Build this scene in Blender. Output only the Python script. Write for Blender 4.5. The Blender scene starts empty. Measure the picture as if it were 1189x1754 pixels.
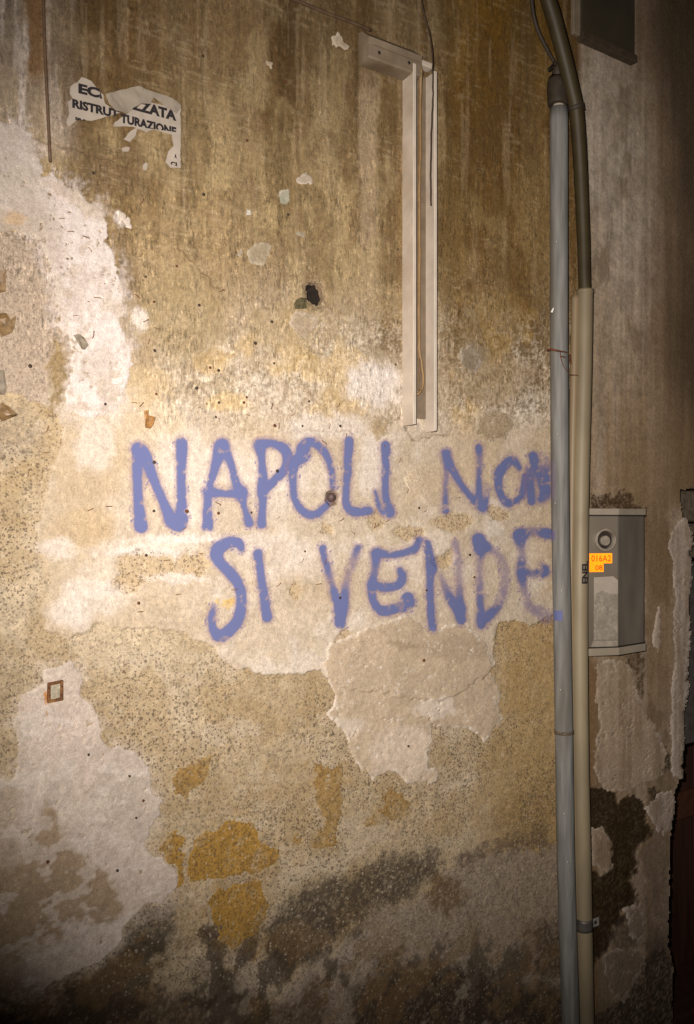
import bpy, bmesh, math, random
import numpy as np
from mathutils import Vector

random.seed(7)
scene = bpy.context.scene
COL = scene.collection

# ---------------------------------------------------------------- camera, sky, lights, exposure
F = 1500.0                     # focal length in pixels of the 1189 x 1754 photograph
CX, HY = 594.5, 890.0          # principal column, eye-level row
EYE = 1.75                     # camera height above the ground
cam_d = bpy.data.cameras.new('camera')
cam = bpy.data.objects.new('camera', cam_d)
COL.objects.link(cam)
cam.location = (0, 0, EYE)
cam.rotation_euler = (math.radians(90), 0, 0)
cam_d.sensor_fit = 'VERTICAL'
cam_d.sensor_height = 36.0
cam_d.lens = F / 1754.0 * 36.0
cam_d.shift_y = (HY - 877.0) / 1754.0
cam_d.clip_start = 0.05
cam_d.clip_end = 200
scene.camera = cam

world = bpy.data.worlds.new('World')
scene.world = world
world.use_nodes = True
wn = world.node_tree.nodes
sky = wn.new('ShaderNodeTexSky')
sky.sky_type = 'NISHITA'
sky.sun_disc = False
sky.sun_elevation = math.radians(1.0)
sky.sun_rotation = math.radians(200)
bg = wn['Background']
bg.inputs['Strength'].default_value = 0.012
world.node_tree.links.new(sky.outputs[0], bg.inputs[0])

# the photograph is lit by the flash on the camera: one lamp, a hand's width up and left of the lens
fl_d = bpy.data.lights.new('camera_flash', 'SPOT')
fl = bpy.data.objects.new('camera_flash', fl_d)
COL.objects.link(fl)
fl.location = (-0.075, 0.0, EYE + 0.085)
fl_aim = Vector(((755 - CX) / F, 1.0, -(812 - HY) / F))
fl.rotation_euler = fl_aim.to_track_quat('-Z', 'Y').to_euler()
fl_d.energy = 340
fl_d.color = (1.0, 0.905, 0.82)
fl_d.shadow_soft_size = 0.018
fl_d.spot_size = math.radians(84)
fl_d.spot_blend = 1.0

scene.view_settings.view_transform = 'Standard'
scene.view_settings.look = 'None'
scene.view_settings.exposure = 0.0
scene.view_settings.gamma = 1.0
scene.cycles.use_denoising = False
scene.cycles.max_bounces = 4
scene.cycles.diffuse_bounces = 2
scene.cycles.glossy_bounces = 2
scene.cycles.transparent_max_bounces = 6

# ---------------------------------------------------------------- the wall's frame
TA = 2206.0 / F
DU = np.array([TA, 1.0, 0.0]) / math.hypot(TA, 1.0)      # along the wall, to the right and away
NN = np.array([DU[1], -DU[0], 0.0])                      # out of the wall
P0 = np.array([0.0, 2.14, 0.0])


def W(u, h, z):
    """wall frame (along, out, up) to world"""
    u, h, z = np.broadcast_arrays(np.asarray(u, float), np.asarray(h, float), np.asarray(z, float))
    p = P0 + u[..., None] * DU + h[..., None] * NN
    p[..., 2] = z
    return p


def UZ(px, py, h=0.0):
    """where the sight line of a photograph pixel meets the sheet that stands h out of the wall"""
    rx = (px - CX) / F
    o = P0 + h * NN
    u = (rx * o[1] - o[0]) / (DU[0] - rx * DU[1])
    t = o[1] + u * DU[1]
    return u, EYE - (py - HY) / F * t


def PX(u, z):
    p = W(u, 0.0, z)
    return CX + F * p[..., 0] / p[..., 1], HY - F * (p[..., 2] - EYE) / p[..., 1]


def WP(px, py, h=0.0):
    u, z = UZ(px, py, h)
    return W(u, h, z)


# ---------------------------------------------------------------- noise and masks
_rng = np.random.default_rng(11)
_T = _rng.random((256, 256))


def vn(x, y, s=0):
    x = x + s * 17.31
    y = y + s * 9.77
    xi = np.floor(x).astype(np.int64)
    yi = np.floor(y).astype(np.int64)
    fx = x - xi
    fy = y - yi
    fx = fx * fx * (3 - 2 * fx)
    fy = fy * fy * (3 - 2 * fy)
    a = _T[xi & 255, yi & 255]
    b = _T[(xi + 1) & 255, yi & 255]
    c = _T[xi & 255, (yi + 1) & 255]
    d = _T[(xi + 1) & 255, (yi + 1) & 255]
    return (a * (1 - fx) + b * fx) * (1 - fy) + (c * (1 - fx) + d * fx) * fy


def fbm(x, y, o=4, s=0, g=0.5):
    r = 0.0
    a = 1.0
    t = 0.0
    ca, sa = 0.8, 0.6
    for i in range(o):
        r = r + a * vn(x, y, s + i * 3)
        t += a
        a *= g
        x, y = (x * ca - y * sa) * 2.03, (x * sa + y * ca) * 2.03
    return r / t


def fbma(x, y, o=3, s=0, g=0.5):
    """octaves that keep their axes (for drips)"""
    r = 0.0
    a = 1.0
    t = 0.0
    for i in range(o):
        r = r + a * vn(x, y, s + i * 5)
        t += a
        a *= g
        x, y = x * 2.1, y * 2.1
    return r / t


def ss(a, b, x):
    t = np.clip((x - a) / (b - a), 0, 1)
    return t * t * (3 - 2 * t)


def sdf(poly, X, Y):
    """signed distance to a polygon (photograph pixels measured on the wall), positive inside"""
    p = np.array(poly, float)
    lo = p.min(0) - 40
    hi = p.max(0) + 40
    out = np.full(X.shape, -40.0)
    sel = (X > lo[0]) & (X < hi[0]) & (Y > lo[1]) & (Y < hi[1])
    x = X[sel]
    y = Y[sel]
    if x.size == 0:
        return out
    d2 = np.full(x.shape, 1e9)
    ins = np.zeros(x.shape, bool)
    for i in range(len(p)):
        ax, ay = p[i]
        bx, by = p[(i + 1) % len(p)]
        ex, ey = bx - ax, by - ay
        t = np.clip(((x - ax) * ex + (y - ay) * ey) / (ex * ex + ey * ey + 1e-9), 0, 1)
        d2 = np.minimum(d2, (x - ax - t * ex) ** 2 + (y - ay - t * ey) ** 2)
        cr = (ay > y) != (by > y)
        xx = ax + (y - ay) * ex / (ey if abs(ey) > 1e-9 else 1e-9)
        ins ^= cr & (x < xx)
    out[sel] = np.where(ins, 1, -1) * np.sqrt(d2)
    return np.maximum(out, -40)


def blob(cx, cy, rx, ry, X, Y):
    return 1 - np.sqrt(((X - cx) / rx) ** 2 + ((Y - cy) / ry) ** 2)


def lin(r, g, b):
    f = lambda c: c / 12.92 if c <= 0.04045 else ((c + 0.055) / 1.055) ** 2.4
    return np.array([f(r / 255), f(g / 255), f(b / 255)])


# ---------------------------------------------------------------- materials
def mat(name, color, rough=0.7, metal=0.0, var=0.25, scale=40.0, bump=0.15, spec=0.4, dirt=None, dirt_amt=0.4, stretch=(1, 1, 1)):
    m = bpy.data.materials.new(name)
    m.use_nodes = True
    nt = m.node_tree
    N, L = nt.nodes, nt.links
    b = N['Principled BSDF']
    tc = N.new('ShaderNodeTexCoord')
    mp = N.new('ShaderNodeMapping')
    mp.inputs['Scale'].default_value = stretch
    L.new(tc.outputs['Object'], mp.inputs[0])
    n = N.new('ShaderNodeTexNoise')
    n.inputs['Scale'].default_value = scale
    n.inputs['Detail'].default_value = 6
    L.new(mp.outputs[0], n.inputs['Vector'])
    n2 = N.new('ShaderNodeTexNoise')
    n2.inputs['Scale'].default_value = scale * 0.22
    n2.inputs['Detail'].default_value = 5
    L.new(mp.outputs[0], n2.inputs['Vector'])
    r = N.new('ShaderNodeValToRGB')
    r.color_ramp.elements[0].position = 0.3
    r.color_ramp.elements[1].position = 0.7
    c = np.array(color[:3])
    r.color_ramp.elements[0].color = (*(c * (1 - var)), 1)
    r.color_ramp.elements[1].color = (*np.minimum(c * (1 + var), 0.95), 1)
    L.new(n.outputs['Fac'], r.inputs[0])
    last = r.outputs[0]
    if dirt is not None:
        mx = N.new('ShaderNodeMix')
        mx.data_type = 'RGBA'
        r2 = N.new('ShaderNodeValToRGB')
        r2.color_ramp.elements[0].position = 0.48
        r2.color_ramp.elements[1].position = 0.68
        r2.color_ramp.elements[1].color = (dirt_amt,) * 3 + (1,)
        L.new(n2.outputs['Fac'], r2.inputs[0])
        L.new(r2.outputs[0], mx.inputs[0])
        L.new(last, mx.inputs[6])
        mx.inputs[7].default_value = (*dirt, 1)
        last = mx.outputs[2]
    L.new(last, b.inputs['Base Color'])
    b.inputs['Roughness'].default_value = rough
    b.inputs['Metallic'].default_value = metal
    b.inputs['Specular IOR Level'].default_value = spec
    if bump:
        bp = N.new('ShaderNodeBump')
        bp.inputs['Strength'].default_value = bump
        bp.inputs['Distance'].default_value = 0.002
        L.new(n.outputs['Fac'], bp.inputs['Height'])
        L.new(bp.outputs[0], b.inputs['Normal'])
    return m


def wall_mat(name):
    """colour and grit come from the mesh, grain, aggregate specks and fine relief from nodes"""
    m = bpy.data.materials.new(name)
    m.use_nodes = True
    nt = m.node_tree
    N, L = nt.nodes, nt.links
    b = N['Principled BSDF']
    b.inputs['Specular IOR Level'].default_value = 0.18
    geo = N.new('ShaderNodeNewGeometry')
    pos = geo.outputs['Position']
    at = N.new('ShaderNodeAttribute')
    at.attribute_name = 'albedo'
    gr = N.new('ShaderNodeAttribute')
    gr.attribute_name = 'grit'
    wt = N.new('ShaderNodeAttribute')
    wt.attribute_name = 'wet'

    def noise(sc, det, rough=0.6):
        n = N.new('ShaderNodeTexNoise')
        n.inputs['Scale'].default_value = sc
        n.inputs['Detail'].default_value = det
        n.inputs['Roughness'].default_value = rough
        L.new(pos, n.inputs['Vector'])
        return n.outputs['Fac']

    def math_(op, a, bb, clamp=False):
        n = N.new('ShaderNodeMath')
        n.operation = op
        n.use_clamp = clamp
        for i, v in enumerate((a, bb)):
            if isinstance(v, (int, float)):
                n.inputs[i].default_value = v
            else:
                L.new(v, n.inputs[i])
        return n.outputs[0]

    def mrange(x, a, bb, c, d):
        n = N.new('ShaderNodeMapRange')
        L.new(x, n.inputs[0])
        for i, v in enumerate((a, bb, c, d)):
            n.inputs[1 + i].default_value = v
        return n.outputs[0]

    def mixc(f, a, bb):
        n = N.new('ShaderNodeMix')
        n.data_type = 'RGBA'
        L.new(f, n.inputs[0])
        L.new(a, n.inputs[6])
        if isinstance(bb, tuple):
            n.inputs[7].default_value = (*bb, 1)
        else:
            L.new(bb, n.inputs[7])
        return n.outputs[2]

    fine = noise(340, 4, 0.7)
    mid = noise(90, 5, 0.6)
    k = math_('MULTIPLY', mrange(fine, 0.25, 0.75, 0.66, 1.30), mrange(mid, 0.25, 0.75, 0.80, 1.18))
    mul = N.new('ShaderNodeVectorMath')
    mul.operation = 'SCALE'
    L.new(at.outputs['Color'], mul.inputs[0])
    L.new(k, mul.inputs['Scale'])
    col = mul.outputs[0]

    def specks(scale, thr, rmax, warp):
        v = N.new('ShaderNodeTexVoronoi')
        v.inputs['Scale'].default_value = scale
        ad = N.new('ShaderNodeVectorMath')
        ad.operation = 'MULTIPLY_ADD'
        nn = N.new('ShaderNodeTexNoise')
        nn.inputs['Scale'].default_value = scale * 1.4
        L.new(pos, nn.inputs['Vector'])
        L.new(nn.outputs['Color'], ad.inputs[0])
        ad.inputs[1].default_value = (warp,) * 3
        L.new(pos, ad.inputs[2])
        L.new(ad.outputs[0], v.inputs['Vector'])
        sp = N.new('ShaderNodeSeparateColor')
        L.new(v.outputs['Color'], sp.inputs[0])
        sel = math_('LESS_THAN', sp.outputs[0], thr)
        rad = math_('MULTIPLY', sp.outputs[1], rmax)
        ins = math_('LESS_THAN', v.outputs['Distance'], rad)
        return math_('MULTIPLY', sel, ins)

    dark = specks(230, 0.55, 0.66, 0.007)
    dark2 = specks(135, 0.20, 0.50, 0.011)
    light = specks(150, 0.26, 0.60, 0.008)
    dk = math_('MAXIMUM', math_('MAXIMUM', dark, dark2), specks(70, 0.07, 0.34, 0.016))
    dk = math_('MULTIPLY', dk, gr.outputs['Fac'])
    col = mixc(math_('MULTIPLY', dk, 0.66), col, (0.075, 0.052, 0.038))
    lt = math_('MULTIPLY', math_('MULTIPLY', light, gr.outputs['Fac']), 0.40)
    col = mixc(lt, col, (0.62, 0.53, 0.40))
    fa = N.new('ShaderNodeAttribute')
    fa.attribute_name = 'fleck'
    mpn = N.new('ShaderNodeMapping')
    mpn.inputs['Scale'].default_value = (1, 1, .30)
    L.new(pos, mpn.inputs[0])
    fn = N.new('ShaderNodeTexNoise')
    fn.inputs['Scale'].default_value = 190
    fn.inputs['Detail'].default_value = 4
    fn.inputs['Roughness'].default_value = .65
    fn.inputs['Distortion'].default_value = .6
    L.new(mpn.outputs[0], fn.inputs['Vector'])
    big = mrange(noise(22, 3), .38, .62, .25, 1.0)
    hi_ = math_('MULTIPLY', math_('MULTIPLY', mrange(fn.outputs['Fac'], .555, .60, 0, .75), fa.outputs['Fac']), big)
    lo_ = math_('MULTIPLY', math_('MULTIPLY', mrange(fn.outputs['Fac'], .44, .40, 0, .75), fa.outputs['Fac']), big)
    kk = math_('ADD', math_('MULTIPLY', hi_, .75), 1.0)
    kk = math_('MULTIPLY', kk, math_('SUBTRACT', 1.0, math_('MULTIPLY', lo_, .62)))
    sc2 = N.new('ShaderNodeVectorMath')
    sc2.operation = 'SCALE'
    L.new(col, sc2.inputs[0])
    L.new(kk, sc2.inputs['Scale'])
    col = sc2.outputs[0]
    L.new(col, b.inputs['Base Color'])
    L.new(mrange(wt.outputs['Fac'], 0, 1, 0.92, 0.33), b.inputs['Roughness'])
    h = math_('ADD', math_('MULTIPLY', fine, 0.5), math_('MULTIPLY', mid, 0.9))
    h = math_('ADD', h, math_('MULTIPLY', math_('SUBTRACT', hi_, lo_), .55))
    pit = math_('MULTIPLY', math_('SUBTRACT', light, dk), gr.outputs['Fac'])
    h = math_('ADD', h, math_('MULTIPLY', pit, 0.55))
    bp = N.new('ShaderNodeBump')
    bp.inputs['Strength'].default_value = 0.55
    bp.inputs['Distance'].default_value = 0.0028
    L.new(h, bp.inputs['Height'])
    L.new(bp.outputs[0], b.inputs['Normal'])
    return m


def paint_mat(name, core, thin):
    m = bpy.data.materials.new(name)
    m.use_nodes = True
    nt = m.node_tree
    N, L = nt.nodes, nt.links
    b = N['Principled BSDF']
    out = N['Material Output']
    b.inputs['Roughness'].default_value = 0.75
    b.inputs['Specular IOR Level'].default_value = 0.2
    a = N.new('ShaderNodeAttribute')
    a.attribute_name = 'cover'
    geo = N.new('ShaderNodeNewGeometry')
    n = N.new('ShaderNodeTexNoise')
    n.inputs['Scale'].default_value = 420
    n.inputs['Detail'].default_value = 3
    L.new(geo.outputs['Position'], n.inputs['Vector'])
    n2 = N.new('ShaderNodeTexNoise')
    n2.inputs['Scale'].default_value = 70
    n2.inputs['Detail'].default_value = 5
    L.new(geo.outputs['Position'], n2.inputs['Vector'])
    # cover + (noise - .5) * .55 -> sprayed edge
    ma = N.new('ShaderNodeMath')
    ma.operation = 'MULTIPLY_ADD'
    L.new(n.outputs['Fac'], ma.inputs[0])
    ma.inputs[1].default_value = 0.55
    ma.inputs[2].default_value = -0.275
    mc = N.new('ShaderNodeMath')
    mc.operation = 'MULTIPLY_ADD'
    L.new(n2.outputs['Fac'], mc.inputs[0])
    mc.inputs[1].default_value = 0.3
    L.new(ma.outputs[0], mc.inputs[2])
    ms = N.new('ShaderNodeMath')
    ms.operation = 'SUBTRACT'
    L.new(mc.outputs[0], ms.inputs[0])
    ms.inputs[1].default_value = 0.15
    mw = N.new('ShaderNodeMath')
    mw.operation = 'MULTIPLY'
    L.new(ms.outputs[0], mw.inputs[0])
    # noise only matters where some paint fell
    mr0 = N.new('ShaderNodeMapRange')
    L.new(a.outputs['Fac'], mr0.inputs[0])
    mr0.inputs[1].default_value = 0.0
    mr0.inputs[2].default_value = 0.25
    L.new(mr0.outputs[0], mw.inputs[1])
    mb = N.new('ShaderNodeMath')
    mb.operation = 'ADD'
    L.new(a.outputs['Fac'], mb.inputs[0])
    L.new(mw.outputs[0], mb.inputs[1])
    mr = N.new('ShaderNodeMapRange')
    L.new(mb.outputs[0], mr.inputs[0])
    mr.inputs[1].default_value = 0.03
    mr.inputs[2].default_value = 0.85
    mr.inputs[3].default_value = 0.0
    mr.inputs[4].default_value = 0.90
    cr = N.new('ShaderNodeValToRGB')
    cr.color_ramp.elements[0].position = 0.1
    cr.color_ramp.elements[0].color = (*thin, 1)
    cr.color_ramp.elements[1].position = 0.75
    cr.color_ramp.elements[1].color = (*core, 1)
    L.new(mb.outputs[0], cr.inputs[0])
    L.new(cr.outputs[0], b.inputs['Base Color'])
    tr = N.new('ShaderNodeBsdfTransparent')
    mx = N.new('ShaderNodeMixShader')
    L.new(mr.outputs[0], mx.inputs[0])
    L.new(tr.outputs[0], mx.inputs[1])
    L.new(b.outputs[0], mx.inputs[2])
    L.new(mx.outputs[0], out.inputs['Surface'])
    return m


# ---------------------------------------------------------------- object helpers
OFF = {}


def tag(o, label=None, cat=None, group=None, kind=None):
    for k, v in (('label', label), ('category', cat), ('group', group), ('kind', kind)):
        if v:
            o[k] = v
    return o


def thing(name, loc, label, cat, group=None):
    o = bpy.data.objects.new(name, None)
    o.empty_display_size = 0.05
    COL.objects.link(o)
    o.location = loc
    OFF[o.name] = np.array(loc, float)
    return tag(o, label, cat, group)


def mk(name, verts, faces, material, parent=None, smooth=False, label=None):
    """one mesh object from world coordinates; its origin is its own base, or its parent's"""
    v = np.asarray(verts, float).reshape(-1, 3)
    off = OFF[parent.name] if parent else np.array([*v.mean(0)[:2], v[:, 2].min()])
    me = bpy.data.meshes.new(name)
    me.from_pydata((v - off).tolist(), [], [tuple(f) for f in faces])
    me.materials.append(material)
    if smooth:
        me.polygons.foreach_set('use_smooth', [True] * len(me.polygons))
    me.update()
    o = bpy.data.objects.new(name, me)
    COL.objects.link(o)
    if parent:
        o.parent = parent
    else:
        o.location = off
    OFF[o.name] = off
    if label:
        o['label'] = label
    return o


def fix_normals(o):
    bm = bmesh.new()
    bm.from_mesh(o.data)
    bmesh.ops.recalc_face_normals(bm, faces=bm.faces)
    bm.to_mesh(o.data)
    bm.free()
    return o


def bevel(o, w, seg=2):
    bm = bmesh.new()
    bm.from_mesh(o.data)
    bmesh.ops.recalc_face_normals(bm, faces=bm.faces)
    bmesh.ops.bevel(bm, geom=[e for e in bm.edges if len(e.link_faces) == 2 and e.calc_face_angle(0) > 0.4], offset=w, segments=seg, affect='EDGES', profile=0.5)
    bm.to_mesh(o.data)
    bm.free()
    return o


BOXF = [(0, 1, 3, 2), (4, 6, 7, 5), (0, 4, 5, 1), (2, 3, 7, 6), (0, 2, 6, 4), (1, 5, 7, 3)]


def wbox(name, u0, u1, h0, h1, z0, z1, material, parent=None, bev=0.0, label=None):
    v = [W(u, h, z) for u in (u0, u1) for h in (h0, h1) for z in (z0, z1)]
    o = mk(name, v, BOXF, material, parent, label=label)
    fix_normals(o)
    if bev:
        bevel(o, bev)
    return o


def spline(pts, n=8):
    p = np.array(pts, float)
    if len(p) < 3:
        return np.array([p[0] * (1 - t) + p[-1] * t for t in np.linspace(0, 1, n + 1)])
    q = np.vstack([2 * p[0] - p[1], p, 2 * p[-1] - p[-2]])
    out = []
    for i in range(1, len(q) - 2):
        for t in np.linspace(0, 1, n, endpoint=False):
            a, b, c, d = q[i - 1], q[i], q[i + 1], q[i + 2]
            out.append(0.5 * (2 * b + (c - a) * t + (2 * a - 5 * b + 4 * c - d) * t * t + (3 * b - a - 3 * c + d) * t ** 3))
    out.append(p[-1])
    return np.array(out)


def tube_geo(pts, r, sides=12, cap=True):
    p = np.array(pts, float)
    n = len(p)
    rr = np.full(n, r) if np.isscalar(r) else np.array(r, float)
    V, Fc = [], []
    tg = np.gradient(p, axis=0)
    tg /= np.linalg.norm(tg, axis=1)[:, None] + 1e-12
    ref = np.array([0.31, 0.9, 0.13])
    a = np.cross(tg[0], ref)
    a /= np.linalg.norm(a)
    for i in range(n):
        a = a - tg[i] * np.dot(a, tg[i])
        a /= np.linalg.norm(a)
        b = np.cross(tg[i], a)
        for k in range(sides):
            t = 2 * math.pi * k / sides
            V.append(p[i] + rr[i] * (math.cos(t) * a + math.sin(t) * b))
    for i in range(n - 1):
        for k in range(sides):
            k2 = (k + 1) % sides
            Fc.append((i * sides + k, i * sides + k2, (i + 1) * sides + k2, (i + 1) * sides + k))
    if cap:
        Fc.append(tuple(range(sides))[::-1])
        Fc.append(tuple((n - 1) * sides + k for k in range(sides)))
    return V, Fc


def tube(name, pts, r, material, parent=None, sides=12, n=8, cap=True, label=None, jit=0.0):
    p = spline(pts, n)
    if jit:
        p = p + np.random.default_rng(len(name)).normal(0, jit, p.shape)
    rr = r if np.isscalar(r) else np.interp(np.linspace(0, 1, len(p)), np.linspace(0, 1, len(r)), r)
    V, Fc = tube_geo(p, rr, sides, cap)
    return mk(name, V, Fc, material, parent, smooth=True, label=label)


def pxpath(pts, h):
    hs = h if hasattr(h, '__len__') else [h] * len(pts)
    return [WP(x, y, hh) for (x, y), hh in zip(pts, hs)]


# ---------------------------------------------------------------- the wall, as a lattice of about a pixel
xs = np.arange(-70, 1262, 2.1)
u_f = UZ(xs, HY)[0]
du0 = 0.012
u_l = u_f[0] - np.cumsum(np.full(45, 0.018))[::-1]
u_r = u_f[-1] + np.cumsum(np.full(30, 0.02))
U1 = np.concatenate([u_l, u_f, u_r])
Z1 = np.concatenate([np.arange(-0.02, 0.75, 0.005), np.arange(0.75, 2.77, 0.0026), np.arange(2.77, 3.75, 0.0052)])
NU, NZ = len(U1), len(Z1)
U, Z = np.meshgrid(U1, Z1, indexing='ij')
X, Y = PX(U, Z)

# ragged copies of the photograph axes for torn edges
wx = (fbm(U * 60, Z * 60, 4, 1) - 0.5)
wy = (fbm(U * 60, Z * 60, 4, 21) - 0.5)
wx2 = (fbm(U * 14, Z * 14, 2, 41) - 0.5)
wy2 = (fbm(U * 14, Z * 14, 2, 61) - 0.5)
XR = X + 16 * wx + 10 * wx2
YR = Y + 16 * wy + 10 * wy2

nA = fbm(U * 3.1, Z * 3.1, 5, 5)
nB = fbm(U * 11, Z * 11, 5, 15)
nC = fbm(U * 34, Z * 34, 4, 25)
nD = fbm(U * 120, Z * 120, 3, 35)
nE = fbm(U * 28, Z * 28, 6, 45, 0.72)
nG = fbm(U * 150, Z * 150, 3, 57, 0.7)
drip = fbma(U * 16, Z * 0.9, 3, 7)
drip2 = fbma(U * 42, Z * 3.2, 3, 17)
def fbmr(u, z, su, sz, ang, o, s):
    ca, sa = math.cos(ang), math.sin(ang)
    wu = u + 0.012 * (fbm(u * 25, z * 25, 2, s + 50) - .5)
    wz = z + 0.012 * (fbm(u * 25, z * 25, 2, s + 70) - .5)
    return fbm((wu * ca - wz * sa) * su, (wu * sa + wz * ca) * sz, o, s, 0.62)


hatch = fbmr(U, Z, 120, 34, .10, 4, 27) * 0.55 + fbmr(U, Z, 40, 150, -.12, 4, 37) * 0.45


def mix(c, col, m):
    return c + (np.asarray(col) - c) * np.clip(m, 0, 1)[..., None]


CREAM = (0.50, 0.42, 0.325)
WHITE = (0.60, 0.535, 0.475)
TAN = (0.262, 0.186, 0.096)
BROWN = (0.115, 0.068, 0.029)
DBROWN = (0.085, 0.052, 0.022)
RENDER = (0.40, 0.315, 0.205)
OCHRE = (0.37, 0.215, 0.05)
MOULD = (0.058, 0.046, 0.032)
GREY = (0.275, 0.225, 0.18)

exec_layers = True
C = np.zeros(X.shape + (3,)) + np.array(CREAM)
# blotchy cream
C = mix(C, (0.62, 0.55, 0.475), ss(0.48, 0.66, nB) * 0.7)
C = mix(C, (0.47, 0.36, 0.23), ss(0.50, 0.68, nA) * 0.55)
C = mix(C, (0.42, 0.34, 0.23), ss(0.56, 0.70, nC) * 0.35)
# grime of the upper half
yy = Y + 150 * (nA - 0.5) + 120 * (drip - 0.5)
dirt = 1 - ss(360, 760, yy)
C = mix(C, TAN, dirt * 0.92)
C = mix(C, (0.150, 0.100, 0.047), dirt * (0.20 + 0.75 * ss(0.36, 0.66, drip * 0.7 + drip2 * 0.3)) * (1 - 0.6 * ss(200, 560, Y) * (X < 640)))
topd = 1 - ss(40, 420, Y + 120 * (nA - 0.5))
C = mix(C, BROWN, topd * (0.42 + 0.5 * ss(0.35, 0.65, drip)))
C = mix(C, DBROWN, topd * ss(0.52, 0.66, fbma(U * 9, Z * .7, 3, 201)) * .5)
# darker to the right of the trunking
rd = ss(735, 770, X) * (1 - ss(540, 680, Y + 140 * (nB - 0.5)))
C = mix(C, BROWN, rd * (0.55 + 0.35 * ss(0.4, 0.6, drip2)))
C = mix(C, (0.20, 0.115, 0.035), ss(740, 800, X) * (1 - ss(60, 260, Y)) * ss(0.45, 0.65, drip) * 0.7)
# dark band on the left of the trunking with a paler drip beside it
C = mix(C, (0.15, 0.098, 0.045), ss(646, 654, XR) * (1 - ss(686, 692, X)) * ss(110, 140, Y) * (1 - ss(590, 622, YR)) * 0.72)
pale = ss(608, 620, XR) * (1 - ss(640, 652, XR)) * ss(105, 130, Y) * (1 - ss(330, 640, Y) * 0.7) * (1 - ss(560, 640, Y))
C = mix(C, (0.37, 0.285, 0.19), pale * 0.75)
# horizontal brushed dirt under the notice
C = mix(C, (0.15, 0.105, 0.06), np.clip(blob(190, 285, 120, 60, XR, YR) * 2.2, 0, 1) * 0.55)
# pale flecks where the coat has flaked, dense yellow hatching
fl_ = ss(0.52, 0.63, hatch * 0.7 + nD * 0.3) * dirt * ss(.36, .6, nB)
C = mix(C, (0.43, 0.335, 0.19), fl_ * (0.14 + 0.36 * ss(200, 520, Y)) * (1 - 0.45 * rd))
dk_ = ss(0.53, 0.64, (1 - hatch) * 0.7 + nC * 0.3) * dirt
C = mix(C, (0.15, 0.10, 0.05), dk_ * 0.20)
st1 = fbma(U * 95, Z * 2.6, 3, 211)
st2 = fbmr(U, Z, 14, 210, .04, 3, 221)
bl1 = fbm(U * 5.5, Z * 3.2, 5, 401, .6)
bl2 = fbm(U * 8, Z * 4, 5, 411, .6)
C = mix(C, (0.37, 0.285, 0.16), dirt * ss(.50, .60, bl1) * (.65 - .3 * topd) * (1 - .6 * rd))
C = mix(C, (0.12, 0.078, 0.036), dirt * ss(.53, .63, bl2) * .55)
C = C * (1 + dirt * (.42 * (st1 - .5) + .35 * (drip2 - .5)))[..., None]
C = mix(C, (0.42, 0.34, 0.22), dirt * ss(.62, .70, st2) * ss(.48, .62, nB) * .28)
C = mix(C, (0.40, 0.31, 0.20), dirt * ss(.62, .74, fbma(U * 60, Z * 4, 4, 231)) * .30)
# the flaking belt above the lettering
belt = ss(470, 620, Y + 60 * (nA - .5)) * (1 - ss(690, 760, Y + 40 * (nB - .5))) * ss(225, 290, X) * (1 - ss(1000, 1010, X))
fk = fbmr(U, Z, 110, 60, .2, 5, 71) * .5 + hatch * .5
C = mix(C, (0.62, 0.55, 0.45), belt * ss(0.49, 0.55, fk * .6 + nG * .4) * (0.16 + .36 * ss(.4, .6, nB)))
C = mix(C, (0.15, 0.105, 0.055), belt * ss(0.50, 0.57, 1 - fk * .6 - nG * .4) * (0.22 + 0.5 * ss(740, 800, X)))
def contour(f, lev, w):
    return 1 - ss(0, w, np.abs(f - lev))


ckz = ss(330, 520, Y) * (1 - ss(720, 800, Y)) * ss(190, 240, X) * (1 - ss(1000, 1010, X))
cf = fbm(U * 38, Z * 30, 5, 171, .6)
curls = np.maximum(contour(cf, .47, .010), contour(cf, .56, .009)) * ss(.44, .56, fbm(U * 12, Z * 12, 3, 181))
C = mix(C, (0.17, 0.115, 0.06), curls * ckz * (.35 + .3 * belt))
C = mix(C, (0.60, 0.50, 0.35), np.roll(curls, 2, axis=1) * ckz * .35)
C = mix(C, (0.55, 0.37, 0.13), belt * ss(0.60, 0.72, fbm(U * 9, Z * 9, 3, 83)) * 0.35)
# upper left, greyed plaster with brown runs
ul = (1 - ss(95, 150, X + 60 * (nB - .5))) * (1 - ss(225, 300, Y))
C = mix(C, (0.44, 0.38, 0.33), ul * (0.35 + 0.6 * ss(0.42, 0.56, drip2)) * (1 - .4 * ss(40, 90, X)))
C = mix(C, (0.19, 0.105, 0.045), ss(42, 52, XR) * (1 - ss(72, 84, XR)) * (1 - ss(110, 160, Y)) * 0.8)
C = C * (1 + .30 * (nG - .5) + (.30 - .16 * dirt) * (nE - .5))[..., None]
gritA = np.zeros(X.shape) + 0.10
H = 0.0035 + 0.0022 * (nB - 0.5) + 0.004 * (nA - 0.5) + 0.0008 * (fl_ - dk_) + 0.0005 * belt * (ss(0.5, 0.6, fk) - ss(0.5, 0.6, 1 - fk)) - .0012 * curls * ckz
wet = np.zeros(X.shape)
FLECK = np.clip(dirt * (.45 + .5 * ss(150, 480, Y)) + .75 * belt + .22, 0, 1)

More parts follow.
